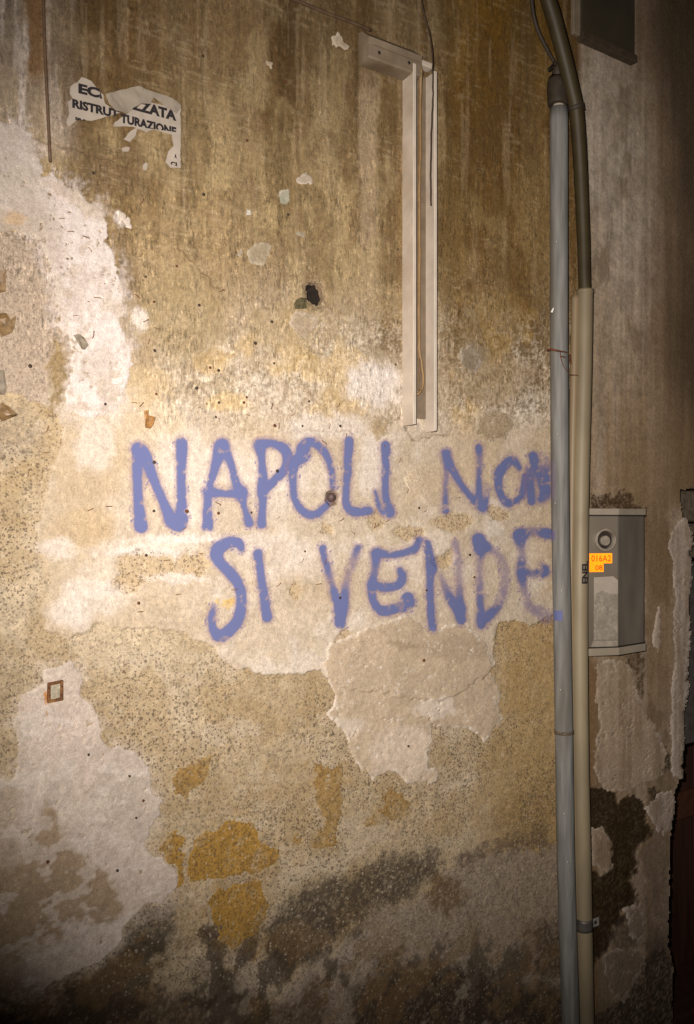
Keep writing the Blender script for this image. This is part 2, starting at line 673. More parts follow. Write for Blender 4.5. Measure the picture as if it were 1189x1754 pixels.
# bare sandy render
REND = [(-2000, 640), (-60, 640), (60, 690), (95, 705), (110, 760), (85, 800), (75, 860), (62, 905), (75, 960), (85, 1000), (68, 1040), (85, 1080), (121, 1094), (167, 1070), (227, 1074), (303, 1080), (364, 1110), (399, 1145), (449, 1150), (505, 1155), (545, 1150), (600, 1180), (760, 1200), (846, 1150), (850, 1075), (880, 1062), (915, 1072), (953, 1050), (1010, 1060), (1010, 2600), (-2000, 2600)]
sd = sdf(REND, XR, YR)
LEFTG = [(-2000, 385), (60, 395), (86, 450), (98, 486), (101, 556), (80, 620), (75, 690), (60, 700), (-2000, 700)]
sl = sdf(LEFTG, XR, YR)
C = mix(C, (0.385, 0.312, 0.245), ss(-3, 3, sl + 20 * (nG - .5)) * 0.9)
rm = ss(-1.5, 1.5, sd)
FLECK = FLECK * (1 - rm) * (1 - ss(985, 1000, X) * .8)
rcol = np.zeros(C.shape) + np.array(RENDER)
rcol = mix(rcol, (0.47, 0.385, 0.27), ss(0.46, 0.62, nA))
rcol = rcol * (1 + .6 * (nG - .5) + .45 * (nE - .5))[..., None]
rcol = mix(rcol, (0.50, 0.42, 0.31), ss(.57, .62, fbm(U * 10, Z * 22, 4, 331)) * .5)
rcol = mix(rcol, (0.33, 0.235, 0.12), ss(0.48, 0.64, nB) * 0.5)
rcol = mix(rcol, (0.37, 0.25, 0.105), ss(780, 900, X) * 0.75)
C = C + (rcol - C) * rm[..., None]
gritA = gritA + ((.6 + .5 * ss(.36, .60, fbm(U * 7, Z * 7, 4, 321))) - gritA) * rm
gritA = np.maximum(gritA, 0.55 * ss(-2, 2, sl))
H = H - 0.0045 * rm - 0.002 * ss(-2, 2, sl) + rm * 0.004 * (nC - 0.5)
# small windows of render inside the cream coat
for (a, b, rx, ry) in [(250, 970, 50, 26), (215, 1000, 22, 18), (330, 962, 26, 20), (700, 915, 22, 12), (645, 890, 14, 16), (505, 1015, 9, 14), (775, 895, 34, 14), (850, 882, 14, 12), (760, 960, 18, 14), (590, 1095, 16, 14), (770, 950, 10, 12), (560, 905, 10, 8)]:
    e = ss(-0.25, 0.15, blob(a, b, rx, ry, XR, YR))
    C = mix(C, (0.46, 0.35, 0.215), e * 0.85)
    gritA = np.maximum(gritA, e * 0.9)
    H = H - 0.003 * e
# tan stains in the pale coat
for (a, b, rx, ry, c, k) in [(140, 900, 60, 36, (0.44, 0.33, 0.20), 0.7), (240, 660, 60, 40, (0.48, 0.36, 0.2), .5), (360, 620, 30, 22, (0.50, 0.35, 0.16), .5), (390, 690, 40, 18, (0.58, 0.42, 0.2), .5), (392, 1030, 12, 9, (0.55, 0.37, 0.12), .8), (370, 1029, 7, 7, (0.58, 0.42, 0.17), .8), (270, 720, 60, 30, (0.5, 0.40, 0.26), .5), (150, 790, 75, 90, (0.42, 0.33, 0.215), .75), (90, 900, 40, 120, (0.43, 0.345, 0.235), .5), (220, 760, 40, 60, (.46, .37, .25), .5), (840, 560, 60, 60, (0.2, 0.14, 0.07), .5), (840, 650, 70, 50, (0.3, 0.22, 0.13), .6), (810, 610, 26, 24, (0.25, 0.2, 0.14), .8), (310, 540, 90, 90, (0.30, 0.23, 0.13), .6), (480, 560, 60, 40, (0.36, 0.27, 0.15), .5), (250, 610, 16, 40, (.33, .25, .15), .5)]:
    C = mix(C, c, ss(-0.15, 0.35, blob(a, b, rx, ry, XR, YR)) * k)
# pale smears
for (a, b, rx, ry, k) in [(640, 660, 60, 45, .85), (560, 730, 90, 30, .6), (160, 1010, 70, 20, .5), (330, 925, 110, 9, .75), (250, 945, 90, 10, .7), (120, 1050, 45, 34, .55), (100, 940, 34, 24, .55), (240, 548, 18, 26, .8), (300, 990, 70, 10, .6), (430, 930, 60, 22, .5), (520, 960, 70, 40, .35), (160, 760, 40, 60, .5), (640, 800, 30, 70, .6), (320, 840, 60, 60, .4), (470, 830, 60, 70, .4), (205, 375, 8, 18, .7), (420, 790, 50, 60, .3)]:
    C = mix(C, (0.66, 0.60, 0.55), ss(-0.1, 0.45, blob(a, b, rx, ry, XR, YR) + (nC - .5) * 0.6) * k)
# damp, mould and cement low down
def stain(poly, col, k, soft=3.0, g=None, hh=0.0, holes=.5):
    global C, gritA, H
    s = ss(-soft, soft, sdf(poly, XR + 8 * wx, YR + 8 * wy) + (46 if soft > 2 else 12) * (nE - 0.5) + min(soft, 12) * 3.0 * (nG - .5))
    C = mix(C, np.asarray(col) * (1 + .8 * (nG[..., None] - .5)), s * k * (1 - holes * ss(.52, .62, nG)))
    if g is not None:
        gritA = gritA + (g - gritA) * s
    H = H + hh * s

stain([(101, 550), (128, 585), (124, 632), (112, 690), (100, 722), (78, 700), (76, 650), (88, 600)], (0.24, 0.17, 0.085), .85, 3)
stain([(-80, 700), (40, 700), (80, 740), (60, 790), (-80, 800)], (0.28, 0.23, 0.175), .5, 8)
stain([(560, 1640), (650, 1560), (745, 1530), (800, 1455), (950, 1450), (1010, 1450), (1010, 1760), (560, 1760), (470, 1720), (500, 1680)], GREY, .85, 10, .7, 0, .2)
stain([(0, 1600), (60, 1660), (150, 1680), (220, 1655), (300, 1700), (420, 1690), (470, 1720), (560, 1690), (600, 2200), (-300, 2200), (-300, 1600)], (0.11, 0.074, 0.05), .85, 12, .5, 0, .3)
stain([(242, 1553), (303, 1548), (308, 1603), (290, 1640), (273, 1664), (240, 1655), (205, 1640), (215, 1600)], MOULD, .8, 11, .9, 0, .3)
stain([(455, 1590), (480, 1555), (505, 1533), (556, 1502), (600, 1500), (660, 1468), (748, 1452), (750, 1500), (700, 1545), (640, 1562), (585, 1600), (560, 1625), (545, 1648), (485, 1668), (460, 1650)], MOULD, .88, 12, 1.0, 0, .3)
stain([(745, 1500), (800, 1520), (790, 1555), (760, 1570), (735, 1540)], (0.14, 0.085, 0.04), .8, 5)
stain([(780, 1470), (850, 1440), (945, 1415), (945, 1450), (850, 1465), (800, 1490)], (0.12, 0.085, 0.055), .7, 6)
stain([(840, 1400), (945, 1330), (945, 1420), (870, 1440)], (0.24, 0.165, 0.085), .5, 14)
stain([(905, 1590), (945, 1570), (1010, 1560), (1010, 1680), (930, 1670)], (0.09, 0.062, 0.035), .85, 8)
stain([(600, 1700), (680, 1660), (800, 1650), (880, 1690), (1010, 1690), (1010, 2300), (600, 2300)], (0.045, 0.030, 0.018), .92, 14, None, 0, .25)
stain([(640, 1640), (690, 1625), (720, 1660), (680, 1720), (630, 1740)], (0.105, 0.072, 0.042), .8, 8)
stain([(405, 1720), (440, 1690), (470, 1730), (440, 1760), (390, 1760)], (0.17, 0.11, 0.05), .8, 6)
stain([(530, 1680), (560, 1655), (580, 1680), (545, 1710), (500, 1720)], (0.12, 0.08, 0.042), .8, 6)
stain([(185, 1690), (230, 1650), (300, 1630), (370, 1610), (440, 1600), (455, 1640), (400, 1670), (340, 1700), (270, 1690), (215, 1720)], (0.42, 0.335, 0.225), .8, 6, 1.0)
stain([(330, 1650), (360, 1640), (420, 1700), (380, 1740), (310, 1720)], MOULD, .7, 8)
stain([(560, 1620), (640, 1600), (720, 1590), (640, 1650), (575, 1690)], (0.33, 0.275, 0.225), .7, 8, .8)
stain([(303, 1530), (356, 1545), (364, 1590), (340, 1620), (306, 1600)], (0.33, 0.235, 0.125), .7, 5)
stain([(350, 1590), (372, 1580), (375, 1620), (352, 1628)], MOULD, .7, 4)
stain([(400, 1615), (440, 1600), (440, 1640), (405, 1655)], (0.27, 0.17, 0.08), .8, 4)
low = ss(1470, 1580, Y + 90 * (nA - .5) - .08 * X)
vA = fbm(U * 9, Z * 13, 5, 301, .62)
vB = fbm(U * 13, Z * 9, 5, 311, .62)
C = mix(C, (0.36, 0.295, 0.235), low * ss(.56, .61, vA) * .6)
C = mix(C, (0.055, 0.040, 0.026), low * ss(.53, .60, vB) * .72)
C = mix(C, (0.20, 0.125, 0.058), low * ss(.58, .63, 1 - vA) * .5)
H = H + low * (.004 * (vA - .5) + .003 * (vB - .5))
# right of the pipes: smooth brown plaster with runs, sooty towards the doorway
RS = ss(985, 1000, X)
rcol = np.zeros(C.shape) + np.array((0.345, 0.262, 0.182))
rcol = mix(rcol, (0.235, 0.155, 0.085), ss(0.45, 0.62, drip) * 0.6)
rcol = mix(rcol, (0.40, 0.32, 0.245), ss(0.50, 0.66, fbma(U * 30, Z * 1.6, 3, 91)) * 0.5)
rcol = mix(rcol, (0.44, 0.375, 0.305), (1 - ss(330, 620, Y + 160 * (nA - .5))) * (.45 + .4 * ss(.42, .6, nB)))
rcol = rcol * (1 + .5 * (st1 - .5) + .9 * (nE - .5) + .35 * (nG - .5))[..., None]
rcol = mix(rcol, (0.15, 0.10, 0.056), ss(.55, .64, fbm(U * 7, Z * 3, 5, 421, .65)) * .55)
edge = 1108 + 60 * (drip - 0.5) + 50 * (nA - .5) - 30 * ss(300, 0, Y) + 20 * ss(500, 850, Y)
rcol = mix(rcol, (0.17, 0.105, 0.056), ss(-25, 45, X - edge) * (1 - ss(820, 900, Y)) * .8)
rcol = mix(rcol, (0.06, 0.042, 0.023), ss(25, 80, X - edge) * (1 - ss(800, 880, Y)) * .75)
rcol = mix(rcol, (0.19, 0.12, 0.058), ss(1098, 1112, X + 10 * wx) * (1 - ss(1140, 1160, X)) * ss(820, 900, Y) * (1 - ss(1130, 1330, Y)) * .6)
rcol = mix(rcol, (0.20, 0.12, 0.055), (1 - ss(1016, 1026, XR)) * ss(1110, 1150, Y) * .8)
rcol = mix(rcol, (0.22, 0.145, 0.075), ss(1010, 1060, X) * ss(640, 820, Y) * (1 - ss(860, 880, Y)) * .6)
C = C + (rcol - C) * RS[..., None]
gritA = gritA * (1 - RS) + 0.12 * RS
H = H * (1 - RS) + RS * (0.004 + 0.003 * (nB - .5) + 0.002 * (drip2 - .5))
stain([(1008, 850), (1030, 843), (1050, 855), (1062, 845), (1082, 846), (1092, 860), (1104, 868), (1104, 880), (1008, 880)], (0.05, 0.028, 0.012), .9, 2)
stain([(1062, 1118), (1106, 1112), (1104, 1160), (1095, 1190), (1085, 1150), (1068, 1140)], (0.075, 0.045, 0.02), .85, 3)
q = lambda *p: [(989 + a / 3.51, 1254 + b / 3.51) for a, b in p]
TAR = q((40, 320), (150, 335), (220, 340), (240, 460), (270, 400), (340, 370), (400, 420), (415, 480), (405, 540), (460, 600), (420, 640), (360, 690), (355, 850), (310, 890), (380, 1000), (330, 1040), (250, 1070), (290, 1170), (210, 1150), (200, 1270), (130, 1340), (110, 1420), (40, 1420), (40, 800), (140, 860), (200, 850), (210, 760), (190, 620), (40, 590))
XR0, YR0 = XR, YR
XR, YR = X + 9 * wx, Y + 9 * wy
wet = 0.85 * ss(-1, 1, sdf(TAR, XR, YR))
stain(TAR, (0.036, 0.022, 0.010), .97, 1.5, .1, -0.004, .12)
stain(q((430, 330), (465, 320), (490, 400), (480, 430), (440, 400)), (0.04, 0.026, 0.014), .9, 1.5)
stain(q((440, 90), (530, 70), (520, 110), (550, 170), (545, 240), (500, 230), (480, 180), (490, 120)), (0.05, 0.032, 0.018), .9, 1.5)
stain(q((390, 1340), (480, 1210), (560, 1310), (600, 1754), (600, 2400), (0, 2400), (100, 1700), (300, 1560), (300, 1500), (380, 1400)), (0.05, 0.036, 0.026), .9, 6)
stain(q((355, 700), (460, 620), (490, 545), (540, 600), (560, 1300), (420, 1330), (360, 1000)), (0.20, 0.145, 0.11), .6, 5)
stain(q((210, 1150), (330, 1140), (380, 1290), (200, 1310)), (0.10, 0.078, 0.062), .7, 6)
stain([(1046, 1240), (1054, 1228), (1052, 1255), (1044, 1270)], (0.05, 0.03, 0.015), .8, 1.5)
XR, YR = XR0, YR0
# cavities: a deep hole broken through the coat
HOLE = [(524, 492), (533, 484), (546, 486), (553, 498), (555, 512), (549, 523), (538, 523), (527, 514)]
hs = sdf(HOLE, X + 5 * wx, Y + 5 * wy)
H = H - 0.006 * ss(-9, 0, hs)
C = mix(C, (0.30, 0.23, 0.15), ss(-9, -2, hs) * .7)
HOLE2 = [(560, 845), (572, 840), (580, 848), (578, 862), (566, 865), (559, 856)]
hs2 = sdf(HOLE2, X + 4 * wx, Y + 4 * wy)
H = H - 0.010 * ss(-4, 1, hs2)
C = mix(C, (0.13, 0.085, 0.06), ss(-3, 0, hs2) * .9)
# hairline cracks in the lower coats
def crack(pts, wpx=1.0, k=.7):
    global C, H
    s = np.full(X.shape, 40.0)
    p = np.array(pts, float)
    lo, hi = p.min(0) - 15, p.max(0) + 15
    sel = (X > lo[0]) & (X < hi[0]) & (Y > lo[1]) & (Y < hi[1])
    x, y = XR[sel], YR[sel]
    d = np.full(x.shape, 40.0)
    for (ax, ay), (bx, by) in zip(p[:-1], p[1:]):
        ex, ey = bx - ax, by - ay
        t = np.clip(((x - ax) * ex + (y - ay) * ey) / (ex * ex + ey * ey + 1e-9), 0, 1)
        d = np.minimum(d, np.hypot(x - ax - t * ex, y - ay - t * ey))
    s[sel] = d
    m = 1 - ss(wpx * .5, wpx * 1.8, s)
    C = mix(C, (0.14, 0.095, 0.055), m * k)
    H = H - 0.003 * m

crack([(690, 715), (700, 745), (712, 755), (735, 748), (770, 740)])
crack([(640, 745), (660, 735), (680, 720)], 1, .5)
crack([(300, 420), (330, 455), (360, 480), (385, 500)], 1.2)
crack([(330, 390), (335, 440)], 1)
crack([(60, 240), (130, 260), (215, 285)], 1.2, .4)
crack([(515, 740), (540, 735), (600, 742)], 1, .4)
crack([(840, 1490), (900, 1560), (930, 1640)], 1, .3)

def sat(c, k):
    l = c @ np.array([.30, .59, .11])
    return np.clip(l[..., None] + (c - l[..., None]) * k[..., None], .004, .9)


C = sat(C, 1.0 + (.03 + .05 * dirt + .15 * rd) * (1 - ss(985, 1000, X)))
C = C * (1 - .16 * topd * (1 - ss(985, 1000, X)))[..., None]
wallm = wall_mat('weathered plaster')

# doorway cut at the far right
EDGE = np.array([(1300, 838), (1200, 838), (1164, 842), (1166, 865), (1169, 888), (1179, 911), (1180, 934), (1173, 942), (1176, 968), (1177, 1036), (1174, 1079), (1177, 1122), (1174, 1193), (1167, 1216), (1164, 1280), (1161, 1300), (1166, 1322), (1160, 1342), (1151, 1365), (1147, 1439), (1146, 1539), (1144, 1619), (1152, 1653), (1150, 1754), (1148, 2200)], float)
ex = np.interp(Y, EDGE[2:, 1], EDGE[2:, 0]) + 5 * wx
doorU1 = UZ(1164, HY)[0] + 0.95
DOOR_TOP = UZ(1164, 842)[1]
open_ = (X > ex) & (Z < DOOR_TOP + 0.07 * (nB - .5) + .03 * (nE - .5)) & (U < doorU1)


def lattice(name, keep, h, col, grit, wetv, material, parent, extra=None, label=None):
    """the cells of the wall lattice for which keep holds, as one mesh"""
    kc = keep[:-1, :-1] | keep[1:, :-1] | keep[:-1, 1:] | keep[1:, 1:] if extra != 'strict' else keep[:-1, :-1] & keep[1:, :-1] & keep[:-1, 1:] & keep[1:, 1:]
    ii, jj = np.nonzero(kc)
    a = ii * NZ + jj
    quads = np.stack([a, a + NZ, a + NZ + 1, a + 1], 1)
    used = np.unique(quads)
    remap = np.full(NU * NZ, -1, np.int64)
    remap[used] = np.arange(len(used))
    quads = remap[quads]
    co = W(U.ravel()[used], h.ravel()[used], Z.ravel()[used])
    off = OFF[parent.name]
    me = bpy.data.meshes.new(name)
    me.vertices.add(len(used))
    me.vertices.foreach_set('co', (co - off).astype(np.float32).ravel())
    me.loops.add(len(quads) * 4)
    me.loops.foreach_set('vertex_index', quads.astype(np.int32).ravel())
    me.polygons.add(len(quads))
    me.polygons.foreach_set('loop_start', np.arange(0, len(quads) * 4, 4, dtype=np.int32))
    me.polygons.foreach_set('use_smooth', np.ones(len(quads), bool))
    me.update(calc_edges=True)
    if col is not None:
        at = me.attributes.new('albedo', 'FLOAT_COLOR', 'POINT')
        c4 = np.ones((len(used), 4), np.float32)
        c4[:, :3] = np.clip(col.reshape(-1, 3)[used], 0.004, 0.85)
        at.data.foreach_set('color', c4.ravel())
        for nm, arr in (('grit', grit), ('wet', wetv), ('fleck', FLECK if name == 'wall_face' else zero)):
            at = me.attributes.new(nm, 'FLOAT', 'POINT')
            at.data.foreach_set('value', arr.ravel()[used].astype(np.float32))
    else:
        at = me.attributes.new('cover', 'FLOAT', 'POINT')
        at.data.foreach_set('value', grit.ravel()[used].astype(np.float32))
    me.materials.append(material)
    me.validate()
    o = bpy.data.objects.new(name, me)
    COL.objects.link(o)
    o.parent = parent
    OFF[o.name] = off
    if label:
        o['label'] = label
    return o


wall = thing('plaster_wall', tuple(W(0.3, 0, 0)), 'tall peeling plaster wall stained brown and cream, sprayed with blue lettering', 'wall')

# remnants of coats: each its own piece, proud of the wall
zero = np.zeros(X.shape)
HT = H.copy()
PATCHES = []
z1 = lambda ox, oy, s, *p: [(ox + a / s, oy + b / s) for a, b in p]
BIGLL = [(76, 1148), (126, 1135), (144, 1163), (139, 1193), (152, 1198), (167, 1223), (177, 1274), (197, 1280), (230, 1290), (255, 1320), (260, 1366), (275, 1371), (273, 1396), (252, 1432), (245, 1450), (280, 1472), (308, 1497), (303, 1522), (283, 1543), (252, 1548), (222, 1583), (202, 1613), (167, 1644), (121, 1668), (60, 1700), (-60, 1710), (-400, 1720), (-400, 1340), (25, 1335), (30, 1290), (25, 1244), (38, 1193), (76, 1168)]
UPL = [(-400, 190), (20, 205), (50, 227), (66, 283), (126, 323), (177, 364), (187, 404), (207, 470), (207, 501), (222, 612), (227, 632), (215, 660), (202, 693), (151, 718), (111, 703), (121, 632), (126, 587), (101, 556), (98, 486), (86, 450), (70, 420), (40, 400), (-400, 390)]
CEN = [(565, 1104), (613, 1083), (660, 1068), (697, 1051), (735, 1078), (793, 1067), (835, 1104), (851, 1168), (861, 1237), (830, 1271), (808, 1247), (771, 1247), (740, 1242), (732, 1300), (732, 1317), (748, 1320), (745, 1341), (700, 1338), (674, 1320), (640, 1333), (610, 1305), (592, 1253), (562, 1224), (575, 1190), (552, 1140)]
z8 = lambda *p: z1(560, 1280, 1.89, *p)


def patch(name, poly, col, th, rag=0.6, grit=0.12, label=None, tweak=None, wear=0.0, lip=0.0, resid=0.0):
    global HT, C
    s = sdf(poly, X + 16 * rag * wx + 8 * rag * wx2, Y + 16 * rag * wy + 8 * rag * wy2) + 16 * rag * (nE - .5) * ss(0, 1, np.array(rag))
    if wear:
        s = np.minimum(s, 70 * (.45 * fbm(U * 34, Z * 34, 5, 341, .7) + .55 * nG - wear))
    if resid:
        C = mix(C, np.asarray(col) * .95, ss(-26, 1, s + 22 * (nG - .5)) * ss(.40, .58, nE) * resid)
    keep = s > -1.6
    c = np.zeros(C.shape) + np.asarray(col)
    c = mix(c, np.asarray(col) * 1.10, ss(0.48, 0.64, nB) * .7)
    c = mix(c, np.asarray(col) * 0.80, ss(0.50, 0.66, nA) * .6)
    c = c * (1 + .20 * (nG - .5) + .22 * (nE - .5))[..., None]
    g = zero + grit
    if tweak:
        c, g = tweak(c, g)
    if lip:
        c = mix(c, (0.64, 0.575, 0.50), (1 - ss(1.5, 6, s + 5 * (nG - .5))) * ss(.38, .6, nE) * lip)
    hh = H + th * (2 * ss(-2.2, 1.6, s) - 1) + 0.0012 * (nC - .5)
    o = lattice(name, keep, hh, c, g, zero, wallm, wall, label=label)
    HT = np.where(s > -0.8, np.maximum(HT, hh), HT)
    return o


def tw_ll(c, g):
    br = ss(-8, 8, sdf([(80, 1380), (100, 1395), (125, 1440), (170, 1480), (205, 1530), (215, 1560), (180, 1590), (150, 1600), (130, 1580), (85, 1605), (50, 1640), (-60, 1640), (-60, 1510), (30, 1480), (60, 1420)], XR, YR) + 40 * (nC - .5))
    c = mix(c, (0.29, 0.205, 0.125), br * .85)
    c = mix(c, (0.12, 0.08, 0.055), ss(1610, 1710, Y + 60 * (nB - .5) - .25 * X) * .85)
    c = mix(c, (0.33, 0.25, 0.16), (1 - ss(20, 50, X + 20 * (nB - .5))) * .5)
    c = mix(c, WHITE, ss(0.60, 0.66, fbm(U * 26, Z * 40, 3, 99)) * .5)
    rust = ss(-.2, .6, blob(80, 1192, 5, 16, XR, YR))
    c = mix(c, (0.42, 0.17, 0.03), rust * .9)
    c = mix(c, (0.42, 0.20, 0.05), ss(-.2, .6, blob(83, 1224, 2.2, 8, XR, YR)) * .8)
    return c, g


def tw_oc(c, g):
    c = mix(c, (0.30, 0.175, 0.05), ss(.48, .62, nB) * .6)
    c = mix(c, (0.36, 0.27, 0.15), ss(.54, .64, nE) * .6)
    return mix(c, (0.16, 0.10, 0.04), ss(.57, .66, nG) * .5), g


def tw_ul(c, g):
    c = mix(c, (0.385, 0.312, 0.245), ss(335, 400, Y + 40 * (nB - .5)) * (1 - ss(55, 95, X + 30 * (nE - .5))) * .9)
    c = mix(c, (0.60, 0.54, 0.505), ss(90, 130, X) * .7)
    c = mix(c, (0.40, 0.335, 0.275), ss(.50, .62, fbm(U * 18, Z * 12, 5, 351, .65)) * .45)
    c = mix(c, (0.33, 0.24, 0.15), ss(.58, .66, nE) * .4)
    c = mix(c, (0.45, 0.39, 0.33), (1 - ss(60, 120, X + 40 * (nB - .5))) * .5)
    c = mix(c, (0.40, 0.32, 0.23), ss(0.56, 0.66, nB) * .5)
    c = mix(c, (0.50, 0.34, 0.18), ss(0.1, .6, blob(25, 375, 30, 16, XR, YR)) * .5)
    return c, g


def tw_ce(c, g):
    c = mix(c, (0.57, 0.47, 0.37), ss(.0, .4, blob(690, 1290, 70, 60, XR, YR)) * .9)
    c = mix(c, (0.62, 0.54, 0.46), ss(.0, .3, blob(750, 1210, 45, 22, XR, YR) + (nC - .5)) * .7)
    c = mix(c, (0.28, 0.21, 0.14), ss(.0, .5, blob(695, 1104, 40, 8, XR, YR)) * .6)
    c = mix(c, (0.34, 0.265, 0.185), ss(.0, .4, blob(790, 1110, 80, 26, XR, YR)) * .6)
    c = mix(c, (0.55, 0.47, 0.38), ss(.0, .4, blob(590, 1240, 40, 20, XR, YR)) * .8)
    return c, g


patch('plaster_patch', UPL, (0.565, 0.495, 0.46), 0.0019, 1.3, .06, 'whitest plaster remnant running down the upper left', tw_ul, .335, .3, .7)
patch('plaster_patch', BIGLL, (0.52, 0.44, 0.375), 0.0026, .75, .05, 'large pale plaster remnant with brown damp at lower left', tw_ll, .30, .4, .45)
patch('plaster_patch', CEN, (0.44, 0.35, 0.25), 0.0034, .8, .08, 'tan plaster remnant with ragged lower edge below the lettering', tw_ce, .30, .8, .4)
OC = [
    [(273, 1452), (293, 1429), (314, 1426), (315, 1482), (319, 1507), (303, 1520), (306, 1482), (288, 1472)],
    [(326, 1447), (353, 1426), (399, 1401), (434, 1411), (442, 1442), (475, 1457), (475, 1479), (444, 1492), (384, 1502), (327, 1509), (323, 1482)],
    [(364, 1527), (404, 1512), (444, 1510), (457, 1548), (439, 1598), (404, 1618), (374, 1608), (364, 1573), (356, 1543)],
    [(295, 1330), (323, 1305), (361, 1295), (361, 1328), (323, 1363), (298, 1356)],
    [(540, 1310), (586, 1310), (583, 1356), (586, 1396), (571, 1447), (535, 1454), (555, 1406), (540, 1356)],
    [(657, 1365), (670, 1353), (697, 1358), (697, 1385), (688, 1402), (668, 1402), (655, 1390)],
    [(497, 1437), (510, 1428), (521, 1438), (508, 1450)],
    [(632, 1400), (642, 1398), (640, 1412), (632, 1412)],
]
for i, p in enumerate(OC):
    patch('ochre_paint_patch', p, OCHRE if i < 3 else (0.33, 0.215, 0.085), 0.0006, 1.1, .8, None, tw_oc, .325 if i < 3 else .355, 0, .22)
for p, c, g in [
    ([(425, 425), (436, 415), (452, 418), (462, 426), (458, 442), (446, 454), (430, 452), (423, 440)], (0.30, 0.245, 0.165), .2),
    ([(495, 545), (505, 534), (530, 536), (541, 546), (538, 560), (528, 572), (518, 580), (508, 578), (499, 562)], (0.36, 0.285, 0.195), .25),
    ([(400, 430), (408, 421), (414, 428), (407, 437)], (0.32, 0.27, 0.2), .1),
    ([(815, 715), (835, 702), (862, 704), (878, 728), (860, 752), (838, 756), (818, 742)], (0.38, 0.295, 0.19), .5),
    ([(634, 722), (648, 714), (662, 726), (660, 746), (642, 754), (636, 740)], (0.38, 0.29, 0.18), .5),
    ([(785, 603), (805, 595), (822, 610), (815, 635), (795, 638), (785, 620)], (0.25, 0.2, 0.14), .2),
    ([(504, 303), (518, 296), (532, 300), (531, 312), (512, 314)], (0.36, 0.30, 0.23), .05),
    ([(455, 108), (463, 103), (470, 112), (464, 122), (456, 118)], (0.36, 0.29, 0.2), .1),
    ([(568, 66), (576, 58), (588, 72), (596, 84), (584, 84), (572, 84)], (0.42, 0.34, 0.25), .05),
    ([(476, 330), (492, 326), (494, 342), (480, 346)], (0.30, 0.28, 0.21), .05),
    ([(504, 398), (520, 394), (522, 406), (508, 408)], (0.30, 0.26, 0.19), .05),
    ([(205, 360), (222, 372), (226, 390), (214, 388)], (0.52, 0.46, 0.40), .05),
    ([(190, 650), (206, 646), (210, 656), (192, 659)], (0.62, 0.56, 0.5), .05),
    ([(700, 805), (716, 800), (724, 812), (712, 826), (700, 834), (688, 826)], (0.58, 0.47, 0.33), .5),
]:
    patch('plaster_flake', p, c, 0.0013, .9, g, None, None, .33, .3)
# the paler remnants beside the meter and the jamb
for p, c in [
    ([(1020, 1135), (1040, 1128), (1070, 1132), (1085, 1160), (1094, 1200), (1118, 1240), (1140, 1290), (1135, 1330), (1100, 1340), (1075, 1350), (1040, 1356), (1022, 1335), (1017, 1300), (1024, 1240), (1018, 1180)], (0.36, 0.275, 0.195)),
    ([(1160, 892), (1172, 890), (1182, 915), (1184, 934), (1176, 944), (1180, 968), (1180, 1040), (1177, 1120), (1176, 1190), (1168, 1220), (1166, 1330), (1150, 1330), (1147, 1240), (1152, 1150), (1154, 1040), (1150, 960), (1143, 930)], (0.40, 0.33, 0.275)),
    ([(1120, 1060), (1126, 1040), (1130, 1075), (1128, 1120), (1118, 1105)], (0.40, 0.32, 0.25)),
    ([(1104, 1385), (1122, 1360), (1150, 1352), (1150, 1420), (1134, 1430), (1118, 1412)], (0.40, 0.32, 0.26)),
    ([(1012, 1420), (1034, 1415), (1038, 1440), (1046, 1462), (1050, 1490), (1036, 1494), (1012, 1480)], (0.30, 0.22, 0.15)),
    ([(1070, 1556), (1082, 1548), (1098, 1558), (1105, 1590), (1095, 1615), (1078, 1600)], (0.27, 0.21, 0.165)),
    ([(1026, 1635), (1050, 1625), (1090, 1628), (1104, 1640), (1082, 1690), (1066, 1720), (1040, 1690)], (0.24, 0.18, 0.135)),
]:
    patch('plaster_patch', [(a, min(b, 3000)) for a, b in p], c, 0.0018, .6, .1, tweak=lambda c, g: (mix(c, (0.21, 0.145, 0.085), ss(0.47, 0.62, drip2) * .5), g), wear=.34, lip=.35)

# the wall's own face, with the doorway and the deep hole left open
face_keep = ~open_ & ~(hs > 1.0)
lattice('wall_face', face_keep, H, C, gritA, wet, wallm, wall, extra='strict')

